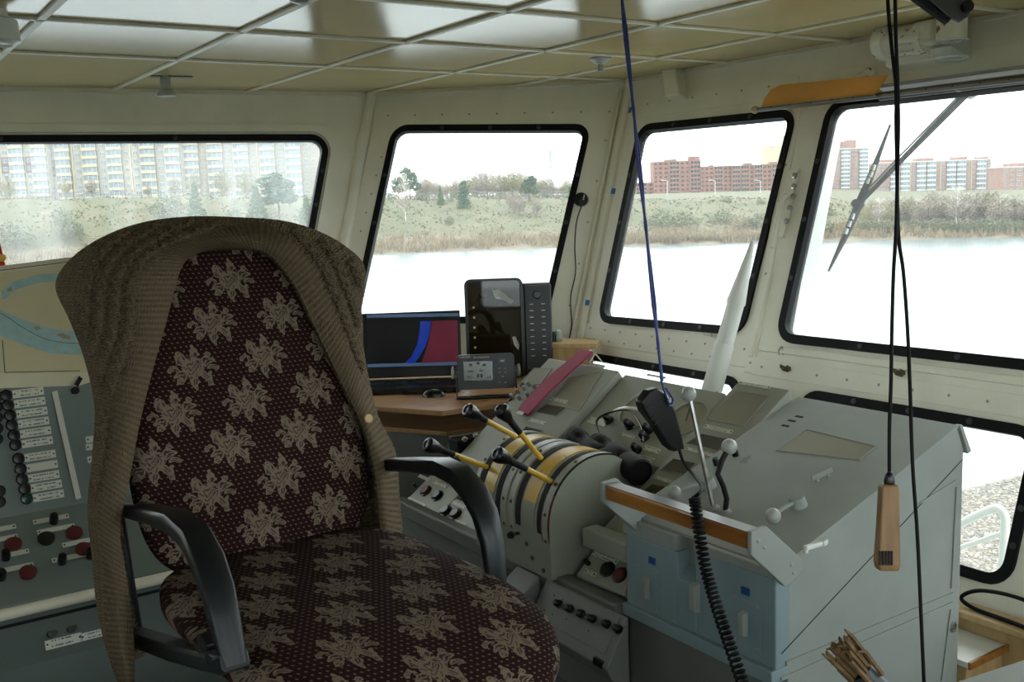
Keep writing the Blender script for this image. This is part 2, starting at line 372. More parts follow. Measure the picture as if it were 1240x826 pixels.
M['screenblue'] = mat('laptop_screen_blue', (.004, .016, .15), .2, emit=.22)
M['screenred'] = mat('laptop_screen_maroon', (.075, .008, .02), .2, emit=.15)
M['screenbar'] = mat('laptop_screen_bar', (.03, .05, .085), .2, emit=.25)
M['radarglass'] = mat('smoked_radar_glass', (.020, .014, .004), .03, var=.5, scale=5)
M['keymark'] = mat('white_key_marking', (.5, .5, .48), .5)
M['wool'] = knit_mat('brown_wool', 150, 105, (.165, .125, .078), dist=.005)
M['woolrib'] = knit_mat('brown_wool_rib', 80, 120, (.155, .117, .073), zg=.12, dist=.010, a2=.12)
M['floral'] = fabric_mat()
M['motor'] = worn('chipped_cream_motor_paint', (.74, .71, .60), (.10, .06, .03), .60, 24, .3)
M['clear'] = glass_mat('clear_dome_glass', .14)
M['iron'] = worn('dark_chipped_iron', (.05, .05, .05), (.35, .33, .28), .64, 16, .45)
M['rust'] = mat('rusty_fastener', (.09, .06, .035), .8, var=.3)
M['straw'] = mat('dry_straw', (.13, .075, .03), .8, var=.5, scale=60)
M['flag'] = mat('red_cloth', (.45, .008, .01), .7)
M['foil'] = mat('crumpled_white_plastic', (.65, .67, .66), .15, var=.2)
# ================================================================== room shell
ZC = 2.15
TILT = .35
def PB(Y, z, off=0.):                       # front wall (windows rake outward at the top); off = into the room
    return A3(3.5 + TILT * (z - 1.85), Y, z) + off * unit((-1, 0, TILT))
NB = unit((-1, 0, TILT))
pA = A3(.769, 5.361, ZC); dA = unit(A3(2.573 - .769, 5.127 - 5.361, 0))
T1 = A3(2.572, 5.127, ZC); T2 = A3(3.605, 4.17, ZC); dC = unit(T2 - T1); LC = float(np.linalg.norm(T2 - T1)); lean = A3(.35, .085, 1.)
NC = unit(np.cross(lean, dC))
if NC @ (EYE - T1) < 0: NC = -NC
def PC(s, z, off=0.): return T1 + dC * s + (z - ZC) * lean + off * NC
_pj = onP(420, 280, T1, NC); leanA = (_pj - T1) / (_pj[2] - ZC); leanA = leanA - dA * (leanA @ dA); leanA = leanA / leanA[2]
NA = unit(np.cross(dA, leanA))
if NA @ (EYE - pA) < 0: NA = -NA
def PA(s, z, off=0.): return pA + dA * s + (z - ZC) * leanA + off * NA
def invC(p): z = p[2]; return float((p - T1 - (z - ZC) * lean) @ dC), float(z)
def invA(p): return float((p - pA - (p[2] - ZC) * leanA) @ dA), float(p[2])
pxA = lambda x, y, off=0.: onP(x, y, pA + off * NA, NA)
pxB = lambda x, y, off=0.: onP(x, y, PB(0, 1.85, off), NB)
pxC = lambda x, y, off=0.: onP(x, y, T1 + off * NC, NC)
def sAC(z): return -((lean @ NA) * (z - ZC)) / (dC @ NA)     # corner post between side wall and angled wall

def inset(poly, d):
    n = len(poly); out = []; area = sum(poly[i][0] * poly[(i + 1) % n][1] - poly[(i + 1) % n][0] * poly[i][1] for i in range(n))
    sg = 1 if area > 0 else -1
    for i in range(n):
        a, b, c = (np.array(poly[(i + k) % n], float) for k in (-1, 0, 1))
        e1, e2 = unit(b - a), unit(c - b); n1 = sg * A3(-e1[1], e1[0]); n2 = sg * A3(-e2[1], e2[0])
        k = (n1 + n2) / (1 + n1 @ n2); out.append(tuple(b + k * d))
    return out
def rpoly(poly, r, seg=6):
    out = []; n = len(poly)
    for i in range(n):
        a, b, c = (np.array(poly[(i + k) % n], float) for k in (-1, 0, 1))
        u, w = unit(a - b), unit(c - b); ang = math.acos(max(-1, min(1, u @ w))); tl = r / math.tan(ang / 2)
        ctr = b + unit(u + w) * (r / math.sin(ang / 2)); p, q = b + u * tl - ctr, b + w * tl - ctr
        a0 = math.atan2(p[1], p[0]); a1 = math.atan2(q[1], q[0]); dl = (a1 - a0 + math.pi) % (2 * math.pi) - math.pi
        for k in range(seg + 1):
            t = a0 + dl * k / seg; out.append(tuple(ctr + r * A3(math.cos(t), math.sin(t))))
    return out
def holed(outer, holes, fn, thick):          # sheet with openings, thickened outward
    bm = bmesh.new(); edges = []
    for lp in [outer] + holes:
        vs = [bm.verts.new((p[0], p[1], 0)) for p in lp]
        for i in range(len(vs)): edges.append(bm.edges.new((vs[i], vs[(i + 1) % len(vs)])))
    bmesh.ops.triangle_fill(bm, use_beauty=True, use_dissolve=False, edges=edges)
    bm.verts.index_update(); mb = MB(); c = [tuple(v.co) for v in bm.verts]; n = len(c)
    vs = [fn(p[0], p[1], 0) for p in c] + [fn(p[0], p[1], -thick) for p in c]
    fs = [tuple(v.index for v in f.verts) for f in bm.faces]; fs += [tuple(n + k for k in f[::-1]) for f in list(fs)]
    for e in bm.edges:
        if len(e.link_faces) == 1: a, b = e.verts[0].index, e.verts[1].index; fs.append((a, b, b + n, a + n))
    bm.free(); mb.add(vs, fs); return mb
def ring(loopO, loopI, fn, o0, o1):
    n = len(loopO); mb = MB(); vs = []
    for lp, o in ((loopO, o0), (loopO, o1), (loopI, o1), (loopI, o0)): vs += [fn(p[0], p[1], o) for p in lp]
    fs = []
    for i in range(n):
        j = (i + 1) % n
        for k in range(4): l = (k + 1) % 4; fs.append((k * n + i, k * n + j, l * n + j, l * n + i))
    mb.add(vs, fs); return mb
def sheet(loop, fn, o0, o1):
    mb = MB(); mb.prism([fn(p[0], p[1], o0) for p in loop], fn(loop[0][0], loop[0][1], o1) - fn(loop[0][0], loop[0][1], o0)); return mb
scr = MB(); scr.lathe([(.0052, 0), (.0052, .0014), (.003, .0026), (.0001, .0026)], (0, 0, 0), (0, 0, 1), 8)
ME_SCREW = mesh_of(scr, 'screw', M['screw'])
clp = MB(); clp.lathe([(.011, 0), (.011, .003), (.008, .004), (.0001, .004)], (0, 0, 0), (0, 0, 1), 10); ME_CLIP = mesh_of(clp, 'seal_clip', M['darkgrey'])
def basis(p, zax, xax=None):
    z = unit(zax); x = np.array(xax, float) if xax is not None else (A3(0, 0, 1) if abs(z[2]) < .9 else A3(1, 0, 0))
    x = unit(x - z * (x @ z)); y = np.cross(z, x)
    return Matrix(((x[0], y[0], z[0], p[0]), (x[1], y[1], z[1], p[1]), (x[2], y[2], z[2], p[2]), (0, 0, 0, 1)))
def put(name, me, p, zax, xax=None, parent=None):
    o = link(name, me, parent); o.matrix_basis = basis(p, zax, xax); return o
WIN = 0
def window(poly, fn, r=.09, glass='glass', seal=.034):
    global WIN; WIN += 1
    w = struct(obj('window_%d' % WIN, ring(rpoly(poly, r), rpoly(inset(poly, seal), max(.02, r - seal)), fn, -.03, .014), M['rubber'], smooth=30))
    for i in range(len(poly)):
        for f in (.25, .5, .75):
            a_, b_ = np.array(inset(poly, seal * .5)[i]), np.array(inset(poly, seal * .5)[(i + 1) % len(poly)]); q_ = a_ + (b_ - a_) * f
            put('seal_clip', ME_CLIP, fn(q_[0], q_[1], .0135), fn(0, 1, 1) - fn(0, 1, 0), None, w)
    obj('window_pane', sheet(rpoly(inset(poly, seal * .6), max(.02, r - seal * .6)), fn, -.02, -.014), M[glass], w)
    return w
def rivets(parent, pts, nrm):
    for p in pts: put('screw', ME_SCREW, p, nrm, None, parent)

# --- front wall: two rows of windows
def b2(x, y): p = pxB(x, y); return (float(p[1]), float(p[2]))
w3 = [b2(775, 152), b2(968, 132), b2(901, 407), b2(725, 391)]
yl, yr = 2.80, 1.20
w4 = [(2.865, 1.905), (yr, 1.905), (yr, .945), (2.865, .945)]
w4[0] = b2(1005, 122); w4[3] = b2(940, 414); w4[1] = (yr, 1.905); w4[2] = (yr, .945)
w5 = [(yr - .2, 1.905), (-.75, 1.905), (-.75, .945), (yr - .2, .945)]
low = [(4.02, .775), (2.93, .775), (2.93, .35), (4.02, .35)]
low2 = [(2.62, .775), (1.665, .775), (1.665, .285), (2.62, .285)]
low3 = [(1.5, .775), (.0, .775), (.0, .285), (1.5, .285)]
outer = [(4.20, ZC), (-1.35, ZC), (-1.35, 0), (4.03, 0), (4.10, .855)]
rr = {0: .085, 1: .085, 2: .1, 3: .08, 4: .09, 5: .09}
holes = [w3, w4, w5, low, low2, low3]
wall_front = struct(obj('wall_front', holed(outer, [rpoly(h, .085) for h in holes], PB, .05), M['wall']))
for h in holes: window(h, PB, .085)
# seams, cover strips and screws of the front wall
def strip(parent, name, fn, s0, z0, s1, z1, w, o, m):
    a, b = fn(s0, z0, o / 2), fn(s1, z1, o / 2); d = unit(b - a); nn = unit(fn(s0, z0, 1) - fn(s0, z0, 0)); c = np.cross(d, nn)
    mb = MB(); mb.obox((a + b) / 2, (b - a) / 2, c * w / 2, nn * o / 2); return obj(name, mb, m, parent, bevel=.002)
strip(wall_front, 'cover_plate', PB, 4.07, .865, 2.93, .865, .10, .006, M['wall'])
strip(wall_front, 'cover_plate', PB, 2.90, .83, -.9, .83, .075, .006, M['wall'])
strip(wall_front, 'sill_ledge', PB, 2.88, .905, -.9, .905, .028, .02, M['wall'])
strip(wall_front, 'cover_plate', PB, 2.995, 1.93, 2.915, .80, .05, .006, M['wall'])
strip(wall_front, 'cover_plate', PB, 4.02, 1.985, 3.02, 1.985, .10, .006, M['wall'])
strip(wall_front, 'cover_plate', PB, 2.96, 1.985, -.9, 1.985, .10, .006, M['wall'])
rivets(wall_front, [PB(4.0 - .115 * k, .89, .006) for k in range(10)] + [PB(3.95 - .115 * k, .84, .006) for k in range(10)], NB)
rivets(wall_front, [PB(2.85 - .14 * k, .83, .006) for k in range(12)] + [PB(3.98 - .16 * k, 2.0, .006) for k in range(6)], NB)
rivets(wall_front, [PB(2.985 - .01 * k, 1.80 - .15 * k, .006) for k in range(6)], NB)

# --- angled corner wall with one window
def c2(x, y): return invC(pxC(x, y))
w2 = [c2(476, 152), c2(717, 151), c2(662, 392), c2(424, 392)]
outerC = [(0, ZC), (LC, ZC), (LC, 0), (sAC(0), 0)]
wall_corner = struct(obj('wall_corner', holed(outerC, [rpoly(w2, .085)], PC, .05), M['wall']))
window(w2, PC, .085)
big = [c2(455, 137), c2(747, 132), c2(690, 405), c2(400, 405)]
nO = rpoly(w2, .085)
obj('cover_plate', holed(big, [nO], lambda s, z, o=0: PC(s, z, o + .006), .006), M['wall'], wall_corner)
tl, tr_ = pxC(470, 140, .006), pxC(738, 135, .006)
rivets(wall_corner, [tl + (tr_ - tl) * k / 8 for k in range(9)], NC)
for a, b in (((462, 190), (437, 280)), ((733, 170), (690, 370))):
    a, b = pxC(*a, .006), pxC(*b, .006); rivets(wall_corner, [a + (b - a) * k / 4 for k in range(5)], NC)

# --- port side wall with one long window
def a2(x, y): return invA(pxA(x, y))
w1 = [(-1.6, 1.925), a2(401, 163), a2(370, 335), (-1.6, 1.22)]
outerA = [(-2.4, ZC), invA(T1), invA(PC(sAC(0), 0)), (-2.4, 0)]
wall_left = struct(obj('wall_left', holed(outerA, [rpoly(w1, .085)], PA, .05), M['wall']))
window(w1, PA, .085, 'glass_glare')
obj('window_trim', ring(rpoly(inset(w1, -.045), .12), rpoly(inset(w1, -.012), .095), PA, 0, .018), M['wall'], wall_left, smooth=30)
strip(wall_left, 'trim_strip', PA, -1.7, 1.975, 1.55, 1.975, .012, .01, M['wall'])
# rounded pillar between the side wall and the angled wall
mb = MB(); mb.tube([PC(sAC(z) + .005, z, .012) for z in (0, .6, 1.2, 1.8, ZC)], .03, 10); obj('corner_post', mb, M['wall'], wall_left, smooth=True)

mb = MB(); mb.tube([PC(LC - .005, z, .012) for z in (0, .6, 1.2, 1.8, ZC)], .022, 10); obj('corner_post', mb, M['wall'], wall_front, smooth=True)
# --- walls behind the photographer, with unseen windows sized for the indoor light
def PR(s, z, off=0.): return A3(s, -1.35 + off, z)
def PK(s, z, off=0.): return A3(-1.35 + off, s, z)
hr = [[(-1.1, 2.0), (1.0, 2.0), (1.0, .85), (-1.1, .85)], [(1.25, 2.0), (3.2, 2.0), (2.85, .8), (1.25, .8)]]
wall_right = struct(obj('wall_right', holed([(-1.4, ZC), (3.6, ZC), (2.86, 0), (-1.4, 0)], [rpoly(h, .085) for h in hr], PR, .05), M['wall']))
for h in hr: window(h, PR)
hk = [[(-1.0, 2.0), (.6, 2.0), (.6, 1.2), (-1.0, 1.2)], [(3.9, 2.0), (5.1, 2.0), (5.1, 1.3), (3.9, 1.3)]]
wall_back = struct(obj('wall_back', holed([(-1.4, ZC), (5.64, ZC), (5.64, 0), (-1.4, 0)], [rpoly(h, .085) for h in hk], PK, .05), M['wall']))
for h in hk: window(h, PK)
# --- floor
mb = MB(); mb.prism([(-1.45, -1.45, -.05), (3.0, -1.45, -.05), (3.0, 4.1, -.05), (2.3, 5.25, -.05), (-1.45, 5.75, -.05)], (0, 0, .05))
struct(obj('floor', mb, M['floor']))

# --- panelled ceiling
def clip(poly, p, n):
    out = []
    for i in range(len(poly)):
        a, b = np.array(poly[i]), np.array(poly[(i + 1) % len(poly)]); da, db = (a - p) @ n, (b - p) @ n
        if da >= 0: out.append(tuple(a))
        if da * db < 0: out.append(tuple(a + (b - a) * da / (da - db)))
    return out
CL = [(A3(3.605, 0), A3(-1., 0)), (T1[:2], NC[:2]), (pA[:2], NA[:2]), (A3(-1.38, 0), A3(1., 0)), (A3(0, -1.38), A3(0, 1.))]
mb = MB(); pl = [(-1.5, -1.5), (3.66, -1.5), (3.66, 4.15), (2.6, 5.2), (-1.5, 5.75)]
mb.prism([(x, y, ZC + .012) for x, y in pl], (0, 0, .05)); ceiling = struct(obj('ceiling', mb, M['batten']))
XS = [-1.38, -.65, -.01, .63, 1.26, 1.90, 2.54, 3.15, 3.605]
YS = [-1.38, -.70, 0., .70, 1.39, 2.09, 2.79, 3.47, 4.19, 5.8]
for i in range(len(XS) - 1):
    for j in range(len(YS) - 1):
        q = [(XS[i] + .004, YS[j] + .004), (XS[i + 1] - .004, YS[j] + .004), (XS[i + 1] - .004, YS[j + 1] - .004), (XS[i] + .004, YS[j + 1] - .004)]
        for p, n in CL: q = clip(q, p, n) if q else q
        if len(q) >= 3:
            mb = MB(); sg = .004 * random.uniform(-1, 1)
            mb.prism([(x, y, ZC) for x, y in q], (0, 0, .012)); obj('ceiling_panel', mb, M['ceil'], ceiling)
def batten(a, b, w=.026):
    for p, n in CL:
        da, db = (A3(*a) - p) @ n, (A3(*b) - p) @ n
        if da < 0 and db < 0: return
        if da < 0: a = tuple(A3(*a) + (A3(*b) - A3(*a)) * da / (da - db))
        elif db < 0: b = tuple(A3(*b) + (A3(*a) - A3(*b)) * db / (db - da))
    a, b = A3(*a, ZC - .005), A3(*b, ZC - .005); d = unit(b - a); c = np.cross(d, (0, 0, 1))
    mb = MB(); mb.obox((a + b) / 2, (b - a) / 2, c * w / 2, A3(0, 0, .005)); obj('batten', mb, M['batten'], ceiling, bevel=.003)
for x in XS[1:-1]: batten((x, -1.4), (x, 5.8))
for y in YS[1:-1]: batten((-1.4, y), (3.7, y))
# coving strips where walls meet the ceiling
for fn, s0, s1 in ((PB, 4.15, -1.3), (PC, 0.02, LC - .02), (PA, -2.2, 1.8)):
    strip(ceiling, 'coving', fn, s0, ZC - .012, s1, ZC - .012, .022, .014, M['batten'])
# ================================================================== consoles along the front windows
class Panel:
    """a flat sloping face; w runs to port (+Y) unless told otherwise"""
    def __init__(s, p0, n, w=(0, 1, 0)):
        s.p0 = np.array(p0, float); s.n = unit(n); w = np.array(w, float); s.w = unit(w - s.n * (w @ s.n)); s.t = np.cross(s.n, s.w)
        if s.t[2] < 0: s.t = -s.t
    def px(s, x, y, off=0.): return onP(x, y, s.p0 + s.n * off, s.n)
    def box(s, mb, p, w, h, th, base=0.): mb.obox(p + s.n * (base + th / 2), s.w * w / 2, s.t * h / 2, s.n * th / 2); return mb
    def quad(s, x, y): return [s.px(a, b) for a, b in zip(x, y)]
def xz(X0, z0, k): return Panel((X0, 0, z0), (-k, 0, 1))
_pc = {}
def plate_mesh(w, h, th=.0025, m='plate'):
    key = (round(w, 3), round(h, 3), m)
    if key not in _pc:
        mb = MB(); a, b = w / 2, h / 2
        mb.add([(-a, -b, 0), (a, -b, 0), (a, b, 0), (-a, b, 0), (-a, -b, th), (a, -b, th), (a, b, th), (-a, b, th)],
               [(3, 2, 1, 0), (4, 5, 6, 7), (0, 1, 5, 4), (1, 2, 6, 5), (2, 3, 7, 6), (3, 0, 4, 7)], [(0, 0), (1, 0), (1, 1), (0, 1)] * 2)
        for sx in (-1, 1): mb.mat(1).lathe([(.0028, 0), (.0028, .001)], (sx * (a - .006), 0, th), (0, 0, 1), 6); mb.mat(0)
        _pc[key] = mesh_of(mb, 'label_plate', [M[m], M['blackmat']])
    return _pc[key]
def plate(pn, x, y, w, h, parent, m='plate', off=0.):
    return put('label_plate', plate_mesh(w, h, m=m), pn.px(x, y, off), pn.n, -pn.w if pn.w[1] > .5 else pn.w, parent)
_kc = {}
def knob(pn, x, y, r, h, parent, m='black', name='knob', off=0., shape=0):
    key = (r, h, m, shape)
    if key not in _kc:
        mb = MB()
        if shape == 0: pr = [(r, 0), (r, h * .75), (r * .8, h), (.0001, h)]
        elif shape == 1: pr = [(r * 1.25, 0), (r * 1.25, h * .3), (r, h * .35), (r * .95, h * .8), (r * .6, h), (.0001, h)]
        else: pr = [(r * .8, 0), (r * 1.1, h * .25), (r * 1.1, h * .6), (r * .9, h * .9), (.0001, h)]
        mb.lathe(pr, (0, 0, 0), (0, 0, 1), 14); _kc[key] = mesh_of(mb, name, M[m], smooth=35)
    return put(name, _kc[key], pn.px(x, y, off), pn.n, None, parent)
def frame_window(pn, quad_px, parent, name='gauge_window', m='gaugedark', depth=.012, lip=.006, lipm='grey'):
    """a recessed instrument window: raised rim, dark floor, glass"""
    q = [pn.px(*p) for p in quad_px]; c = sum(q) / 4
    o = [p + unit(p - c) * lip for p in q]
    mb = MB(); n = len(q); vs = []
    for lp, h in ((o, 0), (o, .003), (q, .003), (q, -.001)): vs += [p + pn.n * h for p in lp]
    fs = [(k * 4 + i, k * 4 + (i + 1) % 4, (k + 1) * 4 + (i + 1) % 4, (k + 1) * 4 + i) for k in range(3) for i in range(4)]
    mb.add(vs, fs); w = obj(name, mb, M[lipm], parent)
    mb = MB(); mb.prism([p + pn.n * .0006 for p in q], pn.n * .0008); obj('gauge_face', mb, M[m], w)
    return w

# ---- plinth under the whole console
pl_ = thing('console_plinth', 'dull grey plinth running under the throttle drum and gauge consoles', 'plinth', (2.1, 2.9, 0))
mb = MB(); mb.box(1.87, 2.55, 2.215, 2.947, 0, .345); obj('body', mb, M['greyflat'], pl_, bevel=.004)
mb = MB(); mb.prism([(x, 2.948, z) for x, z in [(1.87, 0), (1.87, .325), (1.99, .412), (1.99, .0)]], (0, .672, 0)); obj('sloping_shelf', mb, M['grey'], pl_, bevel=.004)
mb = MB(); mb.box(1.992, 2.55, 2.948, 3.42, 0, .345); obj('body', mb, M['greyflat'], pl_, bevel=.004)
mb = MB(); mb.box(1.815, 1.868, 2.215, 3.62, .30, .36); obj('front_rail', mb, M['greyflat'], pl_, bevel=.008)
mb = MB(); mb.box(1.84, 1.868, 2.215, 3.62, .0, .295); obj('kick_panel', mb, M['greyflat'], pl_, bevel=.004)

# ---- steering console on the right: sloping lid, light blue front, rail, levers
SR = xz(1.85, .628, .328)
R_ = thing('steering_console', 'big blue grey steering console with sloping lid, wooden rail and ball levers', 'console', (2.2, 1.9, 0))
Y0, Y1 = 1.636, 2.205
side = [(1.90, .60), (1.86, .628 + .0), (2.60, .874), (2.632, .80), (2.632, .0), (1.90, .0)]
mb = MB(); mb.prism([(x, Y0, z) for x, z in [(1.895, .0), (1.895, .6), (1.93, .648), (2.6, .866), (2.632, .80), (2.632, 0)]], (0, Y1 - Y0, 0)); body = obj('body', mb, M['grey2'], R_, bevel=.004)
mb = MB(); mb.prism([(x, Y0 - .004, z) for x, z in [(1.86, .622), (1.86, .632), (2.6, .875), (2.6, .866)]], (0, Y1 - Y0 + .004, 0)); lid = obj('lid', mb, M['grey2'], R_, bevel=.002)
mb = MB(); mb.prism([(x, Y0 + .01, z) for x, z in [(2.60, .874), (2.612, .874), (2.66, .79), (2.645, .785)]], (0, -.016, 0)); obj('lid_hinge', mb, M['grey2'], R_)
SD = Panel((0, Y0, 0), (0, -1, 0), (1, 0, 0))
def seam(pn, a, b, w, parent, m, name='seam', th=.002):
    p, q = pn.px(*a), pn.px(*b); d = unit(q - p); c = np.cross(d, pn.n); mb = MB(); mb.obox((p + q) / 2 + pn.n * th / 2, (q - p) / 2, c * w / 2, pn.n * th / 2)
    return obj(name, mb, m, parent)
seam(SD, (946, 792), (1166, 556), .003, R_, M['blackmat'], 'panel_gap', .0006)
seam(SD, (951, 803), (1153, 719), .010, R_, M['grey2'], 'trim_strip', .005)
seam(SD, (945, 822), (1153, 730), .008, R_, M['grey2'], 'trim_strip', .004)
seam(SD, (1158, 590), (1152, 712), .008, R_, M['grey2'], 'trim_strip', .004)
seam(SD, (1151, 738), (1140, 824), .008, R_, M['grey2'], 'trim_strip', .004)
seam(SD, (1112, 610), (1157, 582), .004, R_, M['grey2'], 'trim_strip', .003)
mb = MB(); p = SD.px(1154, 759); mb.lathe([(.016, 0), (.016, .004), (.011, .005), (.011, .002), (.0001, .002)], p, (0, -1, 0), 16); obj('lock', mb, M['steel'], R_, smooth=35)
mb = MB(); p = SD.px(972, 663); q = SD.px(996, 656); mb.obox((p + q) / 2 + A3(0, -.007, 0), (q - p) / 2, A3(0, .007, 0), A3(0, 0, .006)); mb.obox(p + A3(0.004, -.006, -.006), A3(.005, 0, 0), A3(0, .006, 0), A3(0, 0, .008)); mb.obox(q + A3(-.006, -.012, .002), A3(.009, 0, .002), A3(0, .005, 0), A3(0, 0, .007)); obj('catch', mb, M['white'], R_, bevel=.003)
# light blue front blocks with a notch between them
lb = MB(); lb.box(1.85, 1.90, 1.985, 2.20, .345, .575); left_block = obj('front_block', lb, M['blue'], R_, bevel=.004)
rb_ = MB(); rb_.box(1.85, 1.90, Y0, 1.915, .365, .60); right_block = obj('front_block', rb_, M['blue'], R_, bevel=.004)
cb_ = MB(); cb_.prism([(1.85, 1.915, .365), (1.85, 1.915, .50), (1.897, 1.915, .535), (1.897, 1.915, .365)], (0, .07, 0)); obj('front_block', cb_, M['blue'], R_, bevel=.003)
mb = MB(); mb.prism([(1.835, 2.205, .33), (1.835, 2.205, .365), (1.90, 2.205, .365), (1.90, 2.205, .33)], (0, Y0 - 2.205, 0)); obj('front_ledge', mb, M['blue'], R_, bevel=.003)
mb = MB(); mb.box(1.842, 1.905, 1.985, 2.205, .577, .625); obj('front_lip', mb, M['grey2'], R_, bevel=.004)
mb = MB(); mb.box(1.842, 1.905, Y0, 1.915, .602, .628); obj('front_lip', mb, M['grey2'], R_, bevel=.004)
mb = MB(); mb.box(1.86, 1.90, Y0, 2.205, .0, .325); obj('kick_panel', mb, M['greyflat'], R_, bevel=.004)
FP = Panel((1.85, 0, 0), (-1, 0, 0))
for (cx_, cy_, cw) in ((786, 712, .09), (904, 755, .095)):
    p = FP.px(cx_, cy_); mb = MB(); FP.box(mb, p, cw, .125, .003); sp_ = obj('switch_plate', mb, M['blue'], R_, bevel=.001)
    for a in (-1, 1):
        for b in (-1, 1): put('screw', ME_SCREW, p + A3(-.003, a * (cw / 2 - .008), b * .055), (-1, 0, 0), None, sp_)
    mb = MB(); mb.prism([p + A3(-.003, .009, -.034), p + A3(-.003, .009, .036), p + A3(-.024, .009, .03), p + A3(-.024, .009, -.026)], (0, -.018, 0)); obj('switch_lever', mb, M['grey2'], sp_, bevel=.002)
mb = MB(); p = FP.px(845, 725); mb.prism([p + A3(0, .013, -.04), p + A3(0, .013, .045), p + A3(-.022, .013, .04), p + A3(-.022, .013, -.03)], (0, -.024, 0)); obj('switch_lever', mb, M['grey2'], R_, bevel=.003)
for x, y in ((790, 679), (903, 716)):
    mb = MB(); FP.box(mb, FP.px(x, y), .028, .02, .002); obj('indicator_label', mb, M['bluelabel'], R_, label='small dark blue label')
# wooden hand rail in front of the lid
mb = MB(); mb.box(1.728, 1.768, 1.612, 2.14, .712, .755); obj('hand_rail', mb, M['varnish'], R_, bevel=.006)
mb = MB(); mb.box(1.727, 1.769, 1.612, 2.14, .7552, .757); obj('rail_cap', mb, M['rod'], R_)
for ya in (1.596, 2.142):
    mb = MB(); mb.prism([(1.722, ya, .705), (1.722, ya, .762), (1.775, ya, .764), (1.90, ya, .655), (1.905, ya, .625), (1.86, ya, .60), (1.838, ya, .60)], (0, .014, 0)); br = obj('rail_bracket', mb, M['grey2'], R_, bevel=.003)
    for sx, sz in ((1.868, .628), (1.86, .65), (1.745, .735), (1.765, .715)): put('screw', ME_SCREW, (sx, ya, sz), (0, -1, 0), None, br)
# window in the lid, slots, toggle, hubs
frame_window(SR, [(977, 521), (1060, 541), (1040, 557), (941, 546)], R_, 'lid_window', 'gauge', lip=.004, lipm='grey2')
for x, y in ((951, 516), (959, 510), (968, 505)):
    mb = MB(); SR.box(mb, SR.px(x, y), .03, .011, .001); obj('slot', mb, M['slot'], R_)
p = SR.px(990, 583); q = SR.px(1003, 577); mb = MB(); u_ = unit(q - p)
mb.obox((p + q) / 2 + SR.n * .016, u_ * .034, np.cross(u_, SR.n) * .004, SR.n * .008); mb.obox(p + SR.n * .006, u_ * .005, np.cross(u_, SR.n) * .006, SR.n * .008); mb.obox(q + SR.n * .006, u_ * .004, np.cross(u_, SR.n) * .006, SR.n * .008)
obj('toggle_handle', mb, M['grey2'], R_, bevel=.002)
def ball_arm(hub, ball, r, nm='ball_lever'):
    h = SR.px(*hub); b = SR.px(ball[0], ball[1], .03)
    mb = MB(); mb.lathe([(.024, 0), (.024, .006), (.020, .03), (.0001, .031)], h, SR.n, 18); mb.tube([h + SR.n * .018, (h + b) / 2 + SR.n * .012, b], .006, 8); hubo = obj(nm, mb, M['grey2'], R_, smooth=35)
    mb = MB(); mb.ball(b, r, 16); obj('ball', mb, M['greyball'], hubo, smooth=True)
ball_arm((967, 613), (936, 625), .021); ball_arm((858, 590), (817, 596), .019)
def lever(path, ball, r, rod, m, seg=8):
    mb = MB(); mb.tube(path, rod, seg); l_ = obj('lever', mb, M[m], R_, smooth=True)
    rod = rod[0] if hasattr(rod, '__len__') else rod
    mb = MB(); mb.ball(ball, r, 18); obj('ball', mb, M['greyball'], l_, smooth=True)
    mb = MB(); mb.lathe([(rod * 2.4, -.004), (rod * 2.4, .006), (rod * 1.3, .012)], path[0], SR.n, 14); obj('collar', mb, M['grey2'], l_, smooth=35)
b0 = SR.px(864, 617); bt = onY(834, 477, 2.03)
lever([b0, b0 + (bt - b0) * .5, bt], bt, .021, [.0078, .0065, .006], 'steel')
Yc = SR.px(880, 620)[1]
lever([onY(878, 622, Yc), onY(880, 604, Yc), onY(876, 589, Yc), onY(869, 574, Yc), onY(874, 558, Yc), onY(883, 541, Yc)], onY(883, 541, Yc), .022, .0075, 'blackmat')
for x, y in ((868, 563), (891, 552)): knob(SR, x, y, .010, .024, R_)

# ---- narrow instrument wedge between steering console and gauge panel
SM = xz(2.562, .903, .64)
Mb = thing('instrument_wedge', 'narrow grey instrument wedge next to the steering console lid', 'console', (2.3, 2.32, .345))
mb = MB(); mb.prism([(x, 2.207, z) for x, z in [(1.93, .35), (1.93, .498), (2.562, .903), (2.60, .80), (2.60, .35)]], (0, .222, 0)); obj('body', mb, M['grey'], Mb, bevel=.004)
frame_window(SM, [(892, 474), (931, 480), (901, 516), (858, 508)], Mb, m='gauge', lip=.005)
frame_window(SM, [(850, 526), (884, 533), (869, 546), (832, 537)], Mb, lip=.004)
frame_window(SM, [(816, 556), (843, 562), (829, 575), (801, 569)], Mb, lip=.004)
frame_window(SM, [(790, 587), (806, 590), (797, 600), (776, 597)], Mb, lip=.004)
plate(SM, 914, 467, .135, .012, Mb); plate(SM, 870, 520, .125, .016, Mb); plate(SM, 848, 548, .13, .014, Mb); plate(SM, 806, 582, .10, .013, Mb)
mb = MB(); p = SM.px(750, 626, .0); mb.box(1.865, 1.925, 2.215, 2.43, .47, .53); obj('front_lid', mb, M['grey'], Mb, bevel=.006)

